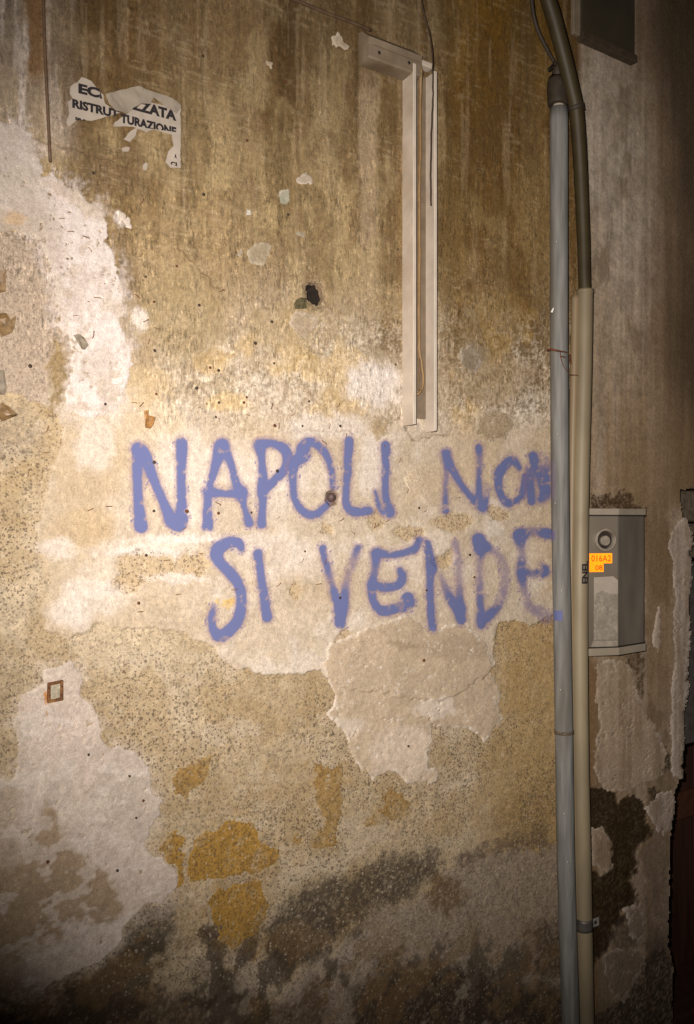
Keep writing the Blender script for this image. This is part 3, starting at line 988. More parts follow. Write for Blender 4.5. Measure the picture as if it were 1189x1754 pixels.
# ---------------------------------------------------------------- sprayed letters
paint = paint_mat('blue spray paint', (0.128, 0.152, 0.325), (0.40, 0.265, 0.405))
ZT = {'A': (210, 740, 3.963), 'B': (480, 740, 3.963), 'C': (730, 740, 3.963), 'D': (330, 900, 3.716), 'E': (620, 900, 3.303)}
LET = [
    ('N', 'A', [[(95, 115, 38), (95, 300, 32), (100, 440, 32), (120, 640, 46)], [(100, 115, 40), (140, 150, 42), (205, 320, 32), (260, 450, 30), (320, 590, 40)], [(395, 80, 40), (392, 300, 30), (395, 480, 34), (385, 620, 48), (330, 610, 40)]]),
    ('A', 'A', [[(665, 95, 46), (610, 280, 28), (575, 430, 26), (572, 640, 37)], [(670, 100, 48), (725, 210, 25), (765, 350, 28), (800, 420, 36), (820, 510, 20), (855, 620, 30)], [(580, 405, 36), (690, 420, 24), (800, 410, 40)]]),
    ('P', 'A', [[(925, 90, 38), (940, 200, 25), (945, 380, 36), (945, 500, 26), (940, 625, 32)], [(925, 90, 38), (1000, 78, 26), (1080, 110, 34), (1115, 180, 36), (1090, 260, 30), (1010, 345, 30), (950, 390, 34)]]),
    ('O', 'B', [[(150, 160, 43), (150, 110, 44), (190, 70, 34), (250, 90, 30), (310, 170, 26), (340, 260, 21), (350, 370, 20)], [(150, 160, 40), (85, 220, 36), (78, 330, 26), (90, 450, 24), (150, 540, 28), (230, 560, 28), (320, 490, 22)]]),
    ('L', 'B', [[(460, 60, 30), (450, 250, 27), (440, 400, 24), (445, 500, 26), (490, 540, 30), (590, 535, 30)]]),
    ('I', 'B', [[(705, 90, 30), (708, 250, 27), (708, 430, 24), (735, 545, 33)], [(638, 400, 8), (655, 480, 18), (690, 530, 24), (735, 545, 28)]]),
    ('N', 'C', [[(125, 145, 26), (130, 250, 20, .6), (122, 400, 18, .75), (122, 530, 24)], [(128, 150, 28), (160, 240, 26), (230, 360, 22), (310, 460, 24), (375, 510, 30)], [(348, 105, 25), (350, 200, 22, .65), (348, 350, 20), (350, 460, 26)], [(408, 360, 12, .4), (400, 450, 18, .8), (380, 510, 26)]]),
    ('O', 'C', [[(625, 245, 20), (570, 195, 30), (520, 230, 32), (485, 290, 34), (480, 370, 26), (510, 450, 24), (550, 485, 26), (610, 460, 22), (650, 400, 24), (658, 300, 20)]]),
    ('N', 'C', [[(715, 165, 30), (728, 225, 28)], [(690, 260, 30, .6), (698, 380, 32, .75), (705, 470, 28, .95)], [(735, 230, 26, .7), (765, 340, 26, .6), (790, 430, 34, .9)], [(808, 240, 20, .5), (806, 330, 26, .8), (798, 400, 34, .95), (780, 452, 32)], [(790, 190, 50, .22), (840, 290, 60, .22), (760, 270, 45, .4), (850, 400, 40, .2)]]),
    ('S', 'D', [[(302, 148, 20), (280, 110, 32), (210, 112, 36), (150, 160, 42), (155, 220, 36), (220, 290, 34), (270, 350, 34), (300, 430, 32), (300, 530, 34), (270, 620, 36), (180, 700, 40), (125, 660, 28), (118, 580, 24), (127, 510, 16, .6)]]),
    ('I', 'D', [[(408, 180, 30), (420, 270, 26), (440, 400, 26), (465, 580, 33)]]),
    ('V', 'D', [[(820, 150, 26), (845, 250, 22), (870, 350, 22, .6), (895, 430, 24), (930, 520, 38), (930, 620, 35)], [(1040, 140, 26, .8), (1010, 240, 24, .45), (975, 340, 24, .45), (960, 430, 32, .7), (935, 540, 38)]]),
    ('E', 'E', [[(75, 155, 26), (150, 165, 20), (230, 155, 20), (290, 130, 22), (318, 82, 18)], [(75, 160, 28), (65, 250, 22, .7), (50, 340, 26), (55, 420, 22), (100, 480, 28), (180, 470, 28), (250, 445, 34), (250, 410, 34)], [(50, 340, 26), (130, 350, 24), (200, 335, 24), (218, 290, 24), (205, 250, 16)]]),
    ('N', 'E', [[(360, 100, 19), (375, 180, 26), (385, 230, 34), (378, 300, 22), (378, 440, 22), (390, 575, 22)], [(440, 290, 18, .4), (490, 410, 26, .8), (540, 480, 32), (555, 535, 27)], [(520, 100, 20, .5), (535, 190, 20, .45), (540, 300, 22, .4), (545, 400, 24, .7), (555, 470, 26)]]),
    ('D', 'E', [[(650, 78, 34), (660, 120, 36), (660, 200, 20, .5), (658, 300, 20, .5), (660, 400, 20, .8), (665, 500, 22), (665, 565, 20)], [(670, 110, 34), (740, 150, 22, .45), (790, 220, 28, .36), (800, 330, 28, .34), (770, 440, 26, .6), (710, 510, 28, .9), (670, 540, 26)]]),
    ('E', 'E', [[(880, 55, 36), (960, 35, 24, .5), (1035, 45, 30, .9), (1085, 55, 20, .8)], [(885, 60, 34), (895, 150, 22, .45), (895, 260, 28, .9), (910, 370, 20, .5), (940, 460, 26, .45), (1000, 490, 34, .36), (1040, 520, 38, .3)], [(895, 262, 26), (950, 270, 22, .6), (1020, 260, 30, .9), (1000, 215, 14, .4)]]),
]
words = ['first word of the upper line'] * 6 + ['second word of the upper line'] * 3 + ['first word of the lower line'] * 2 + ['last word of the lower line'] * 5
for li, ((ch, zk, strokes), wd) in enumerate(zip(LET, words)):
    ox, oy, sc = ZT[zk]
    cov = np.zeros(X.shape)
    allp = np.array([(ox + p[0] / sc, oy + p[1] / sc) for s in strokes for p in s])
    lo, hi = allp.min(0) - 34, allp.max(0) + 34
    sel = (X > lo[0]) & (X < hi[0]) & (Y > lo[1]) & (Y < hi[1])
    x, y = X[sel] + 2.2 * wx[sel], Y[sel] + 2.2 * wy[sel]
    acc = np.ones(x.shape)
    for s in strokes:
        q4 = np.array([(ox + p[0] / sc, oy + p[1] / sc, p[2] * .95 / sc, p[3] if len(p) > 3 else 1.0) for p in s])
        q4 = spline(q4, 5)
        best = np.zeros(x.shape)
        for a, b in zip(q4[:-1], q4[1:]):
            e = b - a
            t = np.clip(((x - a[0]) * e[0] + (y - a[1]) * e[1]) / (e[0] ** 2 + e[1] ** 2 + 1e-9), 0, 1)
            d = np.hypot(x - a[0] - t * e[0], y - a[1] - t * e[1])
            r = a[2] + t * e[2]
            al = np.clip(a[3] + t * e[3], 0, 1)
            soft = 0.9 + 1.0 * (1 - al) * r / 6
            v = al * (1 - ss(r - 3.2 * soft, r + 2.6 * soft, d)) * (0.60 + .34 * ss(4, 11, r)) + 0.27 * al * (1 - ss(r - 1, r + 11, d))
            best = np.maximum(best, v)
        acc *= 1 - np.clip(best, 0, .98)
    cov[sel] = 1 - acc
    # overspray specks
    cov = np.where((cov > .03) & (cov < .35), np.maximum(cov, .6 * ss(.68, .74, nG)), cov)
    # chips in the paint where the plaster broke away
    cov *= 1 - .45 * ss(0.64, 0.70, fbm(U * 60, Z * 60, 4, 131))
    lattice('graffiti_letter', cov > 0.035, HT + 0.0009 + .00014 * li, None, cov, None, paint, wall, extra='strict', label='blue sprayed letter %s, %s' % (ch, wd))

# ---------------------------------------------------------------- lining of the deep hole and the dowel in the second one
hole_m = mat('hole shade', (0.016, 0.010, 0.006), 0.95, bump=.6, scale=120)  # near-black: the shade deep in the hole is put into the colour
cx_, cy_ = np.mean(HOLE, 0)
ring = []
for k, s in enumerate((1.22, 1.0, 0.94, 0.8)):
    hh = (0.003, -0.010, -0.06, -0.14)[k]
    for i in range(20):
        t = i / 20 * len(HOLE)
        a = np.array(HOLE[int(t)])
        b = np.array(HOLE[(int(t) + 1) % len(HOLE)])
        p = a + (b - a) * (t - int(t))
        p = np.array([cx_, cy_]) + (p - [cx_, cy_]) * s * (1 + .08 * math.sin(i * 2.7 + k))
        u, z = UZ(p[0], p[1])
        ring.append(W(u - 0.25 * min(hh, 0) * -1, hh - .004, z - 0.2 * min(hh, 0) * -1))
fc = [(k * 20 + i, k * 20 + (i + 1) % 20, (k + 1) * 20 + (i + 1) % 20, (k + 1) * 20 + i) for k in range(3) for i in range(20)] + [tuple(60 + i for i in range(20))]
fix_normals(mk('hole_lining', ring[20:], fc[:40] + [tuple(40 + i for i in range(20))], hole_m, wall))
fix_normals(mk('hole_rim', ring[:40], fc[:20], mat('broken rim', (0.17, 0.12, 0.07), .95, var=.4, scale=150, bump=.8), wall, smooth=True))
dow = mat('dowel', (0.10, 0.065, 0.06), 0.5, bump=.5, scale=200)
uu, zz = UZ(568, 852)
tube('wall_plug', [W(uu, -.012, zz), W(uu + .001, .0, zz), W(uu + .003, .006, zz - .001)], [.0115, .0115, .008], dow, wall, 9)

# ---------------------------------------------------------------- nails, some standing in for small dark holes, staples and splinters left in the wall
rust = mat('rust', (0.13, 0.042, 0.018), 0.85, bump=.4, scale=300, var=.5, dirt=(0.32, 0.11, 0.02), dirt_amt=.5)
iron = mat('dark iron', (0.045, 0.028, 0.020), 0.6, bump=.3, scale=300)
splint = mat('splinter', (0.20, 0.105, 0.05), 0.8, bump=.3, scale=300)


def local_mesh(name, V, Fc, m):
    me = bpy.data.meshes.new(name)
    me.from_pydata([tuple(v) for v in V], [], [tuple(f) for f in Fc])
    me.materials.append(m)
    me.polygons.foreach_set('use_smooth', [True] * len(me.polygons))
    return me


V, Fc = tube_geo(np.array([(0, 0, -.004), (0, 0, .003), (0, 0, .0032), (0, 0, .0042), (0, 0, .0046)]), np.array([.0016, .0016, .0034, .0034, .002]), 8)
nail_me = local_mesh('nail', V, Fc, iron)
nail_me2 = local_mesh('nail_rusty', V, Fc, rust)
V, Fc = tube_geo(np.array([(0, 0, -.002), (.0005, 0, .002), (.004, 0, .0032), (.010, .0006, .0034), (.0125, 0, .002), (.013, 0, -.002)]), .0009, 6)
stap_me = local_mesh('staple', V, Fc, splint)
stap_me2 = local_mesh('staple_rusty', V, Fc, rust)


def Hat(px, py):
    u, z = UZ(px, py)
    i = min(max(int(np.searchsorted(U1, u)), 0), NU - 1)
    j = min(max(int(np.searchsorted(Z1, z)), 0), NZ - 1)
    return u, z, HT[i, j]


from mathutils import Matrix
WM = Matrix(((DU[0], 0, NN[0]), (DU[1], 0, NN[1]), (0, 1, 0)))


def stick(name, me, px, py, ang, sc=1.0):
    u, z, h = Hat(px, py)
    o = bpy.data.objects.new(name, me)
    COL.objects.link(o)
    o.parent = wall
    o.location = Vector(W(u, h, z) - OFF[wall.name])
    o.rotation_euler = (WM @ Matrix.Rotation(ang, 3, 'Z') @ Matrix.Rotation(random.uniform(-.25, .25), 3, 'X')).to_euler()
    o.scale = (sc, sc, sc)
    OFF[o.name] = OFF[wall.name]


NA = [(262, 518), (339, 524), (263, 602), (266, 675), (335, 665), (372, 635), (358, 631), (435, 589), (467, 623), (420, 681), (373, 690), (368, 715), (415, 690), (158, 298), (346, 335), (421, 243), (492, 369), (345, 98), (487, 142), (262, 792), (262, 875), (372, 879), (472, 807), (429, 878), (318, 876), (249, 951), (580, 1024), (520, 944), (527, 688), (516, 730), (468, 730), (178, 693), (50, 628), (301, 457), (463, 552), (248, 475), (235, 1033), (580, 730), (676, 625), (722, 1130), (698, 1277), (220, 1328), (244, 1370), (232, 1400), (200, 1490), (80, 1475), (715, 870), (802, 950), (810, 988), (728, 1011), (150, 1292), (925, 437), (679, 428)]
for i, (a, b) in enumerate(NA):
    stick('nail', nail_me if i % 3 else nail_me2, a, b, random.uniform(0, 6.3), random.uniform(.75, 1.25))
SA = [(140, 405, -.2), (115, 398, .1), (150, 425, -.9), (230, 505, -.6), (160, 511, 0), (124, 541, .1), (157, 580, 1.4), (244, 552, .5), (262, 562, -.2), (252, 590, 1.2), (333, 450, 1.5), (345, 475, -.3), (375, 500, .5), (238, 440, .8), (395, 1010, .1), (515, 963, 1.0), (430, 660, -.2), (420, 710, -.3), (462, 701, 1.3), (498, 712, .6), (476, 735, 1.5), (562, 734, 1.4), (575, 698, .9), (225, 690, -.1), (238, 697, .8), (472, 1004, .6), (340, 948, 0), (368, 860, -.5), (425, 864, .6), (473, 888, .6), (180, 868, 0), (280, 960, .1), (300, 1018, 0), (235, 1048, 0), (625, 836, -.8), (600, 910, -.7), (580, 893, .5), (640, 905, 1.3), (678, 883, 1.5), (724, 877, .5), (682, 792, 1.1), (782, 853, .1), (555, 967, 1.4), (560, 997, 0), (540, 1001, .1), (550, 755, -.6), (590, 750, 1.3), (668, 720, 1.4), (655, 762, -.9), (80, 740, 1.2), (75, 775, 0), (150, 875, .4), (310, 908, .5), (660, 894, .4), (695, 845, 1.2), (505, 480, 1.5), (450, 345, .1), (240, 350, 1.1), (100, 376, .2)]
for i, (a, b, g) in enumerate(SA):
    stick('staple', stap_me if i % 3 else stap_me2, a, b, g, random.uniform(.6, 1.15))

# ---------------------------------------------------------------- scraps of torn card and tile still stuck on
def scrap(name, poly, material, label, cat, lift=.004, curl=.010, th=.0012, seed=0, group=None):
    """a torn, curled scrap with thickness: polygon traced on the wall, fanned from its middle"""
    p = np.array(poly, float)
    r = np.random.default_rng(seed)
    c = p.mean(0)
    pts, hs_ = [], []
    n = len(p)
    for ringi, s in enumerate((1.0, .55)):
        for i in range(n):
            q_ = c + (p[i] - c) * s
            pts.append(q_)
            hs_.append(lift + (curl * max(0, r.normal(.35, .5)) if ringi == 0 else curl * .25 * r.random()))
    pts.append(c)
    hs_.append(lift)
    base = np.array([W(*(lambda uz, h: (uz[0], h, uz[1]))(UZ(a, b), h + Hat(a, b)[2])) for (a, b), h in zip(pts, hs_)])
    m = len(base)
    V = np.vstack([base, base - th * NN])
    Fc = []
    for i in range(n):
        j = (i + 1) % n
        Fc += [(i, j, n + j, n + i), (n + i, n + j, 2 * n)]
        Fc += [(m + i, m + n + i, m + n + j, m + j), (m + n + i, m + 2 * n, m + n + j)]
        Fc.append((i, m + i, m + j, j))
    o = mk(name, V, Fc, material)
    fix_normals(o)
    return tag(o, label, cat, group)


card = mat('brown card', (0.20, 0.125, 0.055), 0.45, var=.5, scale=60, bump=.4, spec=.5, dirt=(0.06, 0.04, 0.02), dirt_amt=.8)
cardg = mat('grey card', (0.20, 0.165, 0.12), 0.6, var=.4, scale=60, bump=.4)
cardr = mat('rusty tin', (0.33, 0.175, 0.06), 0.5, var=.5, scale=80, bump=.4, dirt=(0.09, 0.035, 0.012), dirt_amt=.9)
scrap('card_scrap', [(-14, 540), (10, 537), (25, 542), (24, 560), (20, 570), (2, 578), (-14, 572)], card, 'shiny brown torn scrap on the wall at the left picture edge, upper of two', 'scrap', seed=3)
scrap('card_scrap', [(-12, 700), (2, 690), (16, 697), (28, 711), (18, 715), (2, 722), (-12, 722)], card, 'lower brown torn scrap at the left picture edge, curled open', 'scrap', seed=5, curl=.016)
scrap('card_scrap', [(124, 575), (133, 573), (143, 580), (149, 592), (143, 600), (137, 599), (133, 590)], cardg, 'small dark scrap curling off the whitest plaster strip', 'scrap', seed=8)
scrap('tin_scrap', [(245, 704), (251, 703), (252, 712), (262, 715), (258, 727), (255, 735), (245, 733)], cardr, 'small rusty scrap nailed above the first sprayed letter', 'scrap', seed=9)
scrap('white_scrap', [(189, 650), (207, 647), (210, 654), (205, 660), (190, 659)], mat('white scrap', (.62, .58, .53), .7), 'little white paper tab on the pale plaster strip', 'scrap', seed=10, curl=.006)
scrap('tile_chip', [(502, 521), (506, 514), (511, 511), (523, 511), (523, 529), (504, 530)], mat('green tile', (.10, .085, .045), .35, var=.5, scale=150, dirt=(.05, .06, .035), dirt_amt=.5), 'small dark tile chip beside the deep hole', 'tile', seed=4, curl=.003, th=.004)
scrap('paper_scrap', [(419, 361), (427, 362), (428, 370), (419, 370)], mat('paper tab', (.50, .46, .40), .8), 'tiny white paper corner held by a nail', 'scrap', seed=14, curl=.004)
scrap('paper_scrap', [(476, 338), (490, 330), (493, 345), (488, 352), (478, 350)], mat('greenish tab', (.30, .29, .22), .8), 'pale greenish paper remnant in the upper middle of the wall', 'scrap', seed=15, curl=.003)
# plain squares left by the dark stone scraps at the left
scrap('stone_chip', [(-10, 465), (8, 463), (9, 500), (-10, 505)], card, 'narrow brown chip cut by the left picture edge above the scraps', 'chip', seed=21, curl=.004)
scrap('stone_chip', [(-10, 635), (6, 634), (11, 665), (8, 676), (-10, 676)], cardg, 'grey brown chip at the left picture edge between two torn scraps', 'chip', seed=22, curl=.004)

# ---------------------------------------------------------------- square iron bracket end, rusted
br = thing('square_bracket', tuple(WP(93, 1200, .004)), 'rusty square iron tube end filled with mortar, set in pale plaster', 'bracket')
r0 = mat('bracket rust', (0.135, 0.055, 0.02), 0.85, var=.6, scale=180, bump=.6, dirt=(0.38, 0.19, 0.04), dirt_amt=.7)
u0, zt = UZ(80.5, 1169)
u1, zb = UZ(107.5, 1201)
hB = Hat(93, 1185)[2]
rim = []
for (a, b) in ((0, 0), (1, 0), (1, 1), (0, 1)):
    for inset, h in ((0, hB - .006), (0, hB + .0045), (.006, hB + .0045), (.006, hB - .002)):
        rim.append(W(u0 + a * (u1 - u0) + (inset if a == 0 else -inset), h, zb + b * (zt - zb) + (inset if b == 0 else -inset) + (.0025 if a == 1 else 0)))
fc = [(i * 4 + k, ((i + 1) % 4) * 4 + k, ((i + 1) % 4) * 4 + k + 1, i * 4 + k + 1) for i in range(4) for k in range(3)]
o = fix_normals(mk('rim', rim, fc, r0, br))
bevel(o, .0012)
wbox('mortar_fill', u0 + .0055, u1 - .0055, hB - .004, hB + .0012, zb + .0065, zt - .0045, mat('mortar', (0.36, 0.32, 0.235), .95, var=.3, scale=200, bump=.8), br)

# ---------------------------------------------------------------- torn notice
paper = mat('notice paper', (0.37, 0.32, 0.268), 0.85, var=.14, scale=25, bump=.3, dirt=(0.28, 0.21, 0.14), dirt_amt=.6)
paperb = mat('paper back', (0.275, 0.235, 0.185), 0.9, var=.15, scale=25, bump=.3)
ink = mat('black ink', (0.018, 0.014, 0.016), 0.6, var=.2)
zp = lambda *p: z1(60, 120, 4.246, *p)
nt_ = thing('torn_notice', tuple(WP(215, 240, .004)), 'torn white paper notice with bold black capitals pasted on the brown wall', 'notice')
HN = max(Hat(a, b)[2] for a in range(110, 310, 12) for b in range(140, 290, 12)) + .0012


def sheet(name, poly, h, material, parent, bulge=0.0, rag=1.2, label=None, seed=1):
    r = np.random.default_rng(seed)
    p = []
    n = len(poly)
    for i in range(n):
        a, b = np.array(poly[i], float), np.array(poly[(i + 1) % n], float)
        k = max(1, int(np.hypot(*(b - a)) / 5))
        for t in range(k):
            q_ = a + (b - a) * t / k
            p.append(q_ + r.normal(0, rag * .35, 2) * (0 if t == 0 else 1))
    V2 = np.array([UZ(x, y) for x, y in p])
    bm = bmesh.new()
    vs = [bm.verts.new((a, b, 0)) for a, b in V2]
    f = bm.faces.new(vs)
    bmesh.ops.triangulate(bm, faces=[f])
    bmesh.ops.subdivide_edges(bm, edges=[e for e in bm.edges if e.calc_length() > .012], cuts=2, use_grid_fill=True)
    bmesh.ops.triangulate(bm, faces=bm.faces[:])
    bm.verts.index_update()
    vv = [(v.co.x, v.co.y) for v in bm.verts]
    ff = [[v.index for v in f.verts] for f in bm.faces]
    bm.free()
    vv = np.array(vv)
    hh = h + bulge * (fbm(vv[:, 0] * 30, vv[:, 1] * 30, 3, seed) - .35) + .0022 * fbm(vv[:, 0] * 22, vv[:, 1] * 22, 3, 5)
    top = W(vv[:, 0], hh, vv[:, 1])
    m = len(top)
    o = mk(name, top, ff, material, parent, label=label)
    bm = bmesh.new()
    bm.from_mesh(o.data)
    bmesh.ops.recalc_face_normals(bm, faces=bm.faces)
    ext = bmesh.ops.extrude_face_region(bm, geom=bm.faces[:])
    for e in ext['geom']:
        if isinstance(e, bmesh.types.BMVert):
            e.co -= Vector(NN) * .0005
    bmesh.ops.recalc_face_normals(bm, faces=bm.faces)
    bm.to_mesh(o.data)
    bm.free()
    return o


sheet('paper_sheet', zp((250, 130), (300, 100), (330, 62), (400, 90), (440, 140), (490, 190), (500, 250), (560, 300), (610, 322), (500, 352), (400, 380), (300, 370), (238, 422), (220, 390), (240, 330), (230, 240), (268, 220), (244, 180)), HN, paper, nt_, seed=2)
sheet('paper_sheet', zp((690, 300), (800, 238), (900, 260), (1050, 285), (1050, 722), (975, 718), (940, 680), (960, 600), (1000, 560), (985, 480), (860, 440), (800, 462), (700, 420), (560, 420), (570, 390), (650, 336)), HN, paper, nt_, seed=3)
sheet('paper_sheet', zp((635, 512), (690, 450), (735, 428), (722, 490), (680, 532)), HN, paper, nt_, seed=4)
sheet('paper_sheet', zp((618, 580), (650, 566), (682, 572), (670, 602), (630, 602)), HN, paper, nt_, seed=5)
sheet('paper_sheet', zp((775, 700), (795, 680), (812, 690), (800, 740), (776, 732)), HN, paper, nt_, seed=6)
fold = sheet('folded_flap', zp((496, 198), (600, 162), (740, 135), (830, 168), (940, 205), (1020, 245), (1050, 280), (1010, 330), (930, 285), (850, 215), (820, 262), (760, 262), (700, 292), (650, 338), (570, 312), (520, 262)), HN + .0035, paperb, nt_, bulge=.010, seed=7, label='grey blank flap of the sheet folded over')


def text_geo(body, u0, u1, z0, z1_, bold=.022, clip=None, fine=0.0):
    cu = bpy.data.curves.new('t', 'FONT')
    cu.body = body
    cu.offset = bold
    cu.resolution_u = 3
    ob = bpy.data.objects.new('t', cu)
    COL.objects.link(ob)
    me = bpy.data.meshes.new_from_object(ob)
    bpy.data.objects.remove(ob)
    v = np.array([x.co[:] for x in me.vertices])
    lo, hi = v.min(0), v.max(0)
    bm = bmesh.new()
    bm.from_mesh(me)
    bpy.data.meshes.remove(me)
    for x in bm.verts:
        x.co.x = u0 + (x.co.x - lo[0]) / (hi[0] - lo[0]) * (u1 - u0)
        x.co.y = z0 + (x.co.y - lo[1]) / (hi[1] - lo[1]) * (z1_ - z0)
        x.co.z = 0
    for (pa, no) in clip or []:
        bmesh.ops.bisect_plane(bm, geom=bm.verts[:] + bm.edges[:] + bm.faces[:], plane_co=(pa[0], pa[1], 0), plane_no=(no[0], no[1], 0), clear_outer=True)
    if fine:
        for _ in range(3):
            bmesh.ops.triangulate(bm, faces=bm.faces[:])
            long_ = [e for e in bm.edges if e.calc_length() > fine]
            if long_:
                bmesh.ops.subdivide_edges(bm, edges=long_, cuts=1)
        bmesh.ops.triangulate(bm, faces=bm.faces[:])
    bm.verts.index_update()
    V = [(x.co.x, x.co.y) for x in bm.verts]
    Fc = [[x.index for x in f.verts] for f in bm.faces]
    bm.free()
    return np.array(V), Fc


def clip_line(a, b):
    """keep the side to the left of a -> b (photograph points)"""
    A, B = np.array(UZ(*a)), np.array(UZ(*b))
    d = B - A
    return (A, (d[1], -d[0]))


def word(body, a, b, hpx, parent, clip=None, bold=.055):
    """a printed word on the wall plane between two baseline points of the photograph"""
    ua, za = UZ(*a)
    ub, zb_ = UZ(*b)
    _, ztop = UZ(a[0], a[1] - hpx)
    V, Fc = text_geo(body, ua, ub, 0, ztop - za, bold, None)
    # shear so that it follows both ends, then clip
    bm = bmesh.new()
    vs = [bm.verts.new((x, y + za + (zb_ - za) * (x - ua) / (ub - ua), 0)) for x, y in V]
    for f in Fc:
        try:
            bm.faces.new([vs[i] for i in f])
        except ValueError:
            pass
    for (pa, no) in clip or []:
        bmesh.ops.bisect_plane(bm, geom=bm.verts[:] + bm.edges[:] + bm.faces[:], plane_co=(pa[0], pa[1], 0), plane_no=(no[0], no[1], 0), clear_outer=True)
    bm.verts.index_update()
    V = np.array([(x.co.x, x.co.y) for x in bm.verts])
    Fc = [[x.index for x in f.verts] for f in bm.faces]
    bm.free()
    if len(V):
        mk('printed_word', W(V[:, 0], HN + .0008 + .0022 * fbm(V[:, 0] * 22, V[:, 1] * 22, 3, 5), V[:, 1]), Fc, ink, parent)


pz = lambda a, b: (60 + a / 4.246, 120 + b / 4.246)
word('ECI', pz(306, 181), pz(490, 224), 17.5, nt_, [clip_line(pz(492, 260), pz(462, 150))])
word('ZZATA', pz(690, 296), pz(1018, 382), 18.5, nt_, [clip_line(pz(650, 340), pz(860, 225))][:0] + [clip_line(pz(705, 310), pz(690, 296))][:0])
word('RISTRUT', pz(262, 286), pz(600, 366), 16, nt_, [clip_line(pz(440, 375), pz(640, 330))])
word('TURAZIONE', pz(612, 392), pz(1018, 492), 16, nt_, [clip_line(pz(600, 405), pz(800, 432)), clip_line(pz(800, 432), pz(1030, 474))])
word('PROG', pz(285, 392), pz(400, 425), 10, nt_, [clip_line(pz(270, 374), pz(410, 380))])
word('A', pz(1003, 650), pz(1020, 655), 8, nt_)
word('CI', pz(975, 705), pz(1022, 716), 8, nt_, [clip_line(pz(960, 690), pz(1030, 712))])

# ---------------------------------------------------------------- open cable trunking
plas = mat('ivory plastic', (0.50, 0.43, 0.355), 0.55, var=.10, scale=26, bump=.15, spec=.35, dirt=(0.27, 0.195, 0.125), dirt_amt=.55)
plas_lip = mat('ivory plastic rim', (0.54, 0.475, 0.40), 0.45, var=.08, scale=30, bump=.05)
plas_d = mat('dark plastic', (0.17, 0.13, 0.09), 0.6, var=.2, scale=30, bump=.2, dirt=(0.12, 0.085, 0.05), dirt_amt=.6)  # darker plastic for the back plate and the lid seam
screw_m = mat('screw hole', (0.02, 0.015, 0.012), 0.7)
ua, _ = UZ(688, 600)
ub, _ = UZ(727.5, 600)
_, zb1 = UZ(688, 730)
_, zb2 = UZ(728, 741)
_, zt1 = UZ(690, 122)
tr = thing('cable_trunking', tuple(W((ua + ub) / 2, 0, zb2)), 'open ivory plastic cable trunking running down the brown wall, lid missing', 'trunking')
HB = .004
wbox('back_plate', ua + .002, ub - .002, HB - .004, HB + .0035, zb1 + .022, zt1, plas_d, tr)
D = .042
for (uw, zb_, sgn) in ((ua, zb1, 1), (ub, zb2, -1)):
    s = wbox('side_wall', min(uw, uw + sgn * .0022), max(uw, uw + sgn * .0022), HB - .006, HB + D, zb_, zt1, plas, tr, .0006)
    wbox('rim', min(uw - sgn * .0006, uw + sgn * .0085), max(uw - sgn * .0006, uw + sgn * .0085), HB + D + .0002, HB + D + .0032, zb_ + .001, zt1 - .001, plas_lip, s, .0009)
# corner piece with its lid, at the head
uc0, _ = UZ(640, 85, HB + D)
uc1, _ = UZ(722.5, 110, HB + D)
uc0b, _ = UZ(631, 100, HB)
_, zc1 = UZ(632, 60, HB + D)
_, zc0 = UZ(640, 100, HB + D)
uc0 = UZ(631.5, 80, HB + D)[0]
zc1 = UZ(631.5, 60, HB + D)[1]
zc0 = UZ(631.5, 97, HB + D)[1]
hd = thing  # readability
prof = [(HB - .004, zc0 - .004), (HB + D - .003, zc0), (HB + D, zc0 + .004), (HB + D, zc1 - .020), (HB + D - .0015, zc1 - .0185), (HB + D - .0005, zc1 - .017), (HB + D + .001, zc1 - .002), (HB + D - .004, zc1 + .002), (HB + D - .028, zc1 + .022), (HB - .004, zc1 + .024)]
V = [W(uc, h, z) for uc in (uc0, uc1) for h, z in prof]
n = len(prof)
fc = [(i, (i + 1) % n, n + (i + 1) % n, n + i) for i in range(n)] + [tuple(range(n))[::-1], tuple(range(n, 2 * n))]
cc = fix_normals(mk('corner_cover', V, fc, mat('grimy lid', (0.235, 0.185, 0.13), 0.55, var=.15, scale=30, bump=.15, dirt=(0.10, 0.068, 0.038), dirt_amt=.85), tr, label='grimy horizontal stub of trunking with its lid still on'))
for (a, b) in ((649.5, 90.5), (700.5, 107.8)):
    u, z = UZ(a, b, HB + D)
    tube('screw_hole', [W(u, HB + D - .002, z), W(u, HB + D + .0012, z)], .0042, screw_m, cc, 10, 2)
for (f0, f1, zo, m_) in ((.08, .95, .0188, screw_m),):
    wbox('lid_seam', uc0 + (uc1 - uc0) * f0, uc0 + (uc1 - uc0) * f1, HB + D - .002, HB + D + .0006, zc1 - zo - .0007, zc1 - zo + .0007, plas_d, cc)
ue = UZ(741, 95, HB + .02)[0]
wbox('end_stub', uc1 + .001, ue, HB, HB + .026, zc1 - .012, zc1 + .002, plas, tr, .003)
wire_t = mat('tan wire', (0.25, 0.155, 0.065), 0.5, var=.15)
wire_k = mat('dark wire', (0.05, 0.032, 0.02), 0.6)
tube('wire', pxpath([(722, 118), (720, 170), (720, 260), (718, 330), (719, 420), (718, 520), (718.5, 596), (722, 622), (725, 645), (724, 662), (719, 672), (714.5, 676)], [.046, .024, .016, .014, .014, .014, .014, .014, .016, .016, .016, .014]), .0033, wire_t, tr, 8, 6, jit=.0004)
tube('wire', pxpath([(719, 122), (717.5, 170), (717.5, 260), (716.5, 330), (717, 420), (716, 520), (716.5, 600), (718, 640), (716, 664), (718, 668)], [.04, .02, .013, .012, .012, .012, .012, .012, .012, .012]), .0022, mat('brown wire', (.17, .10, .045), .6), tr, 8, 6, jit=.0005)

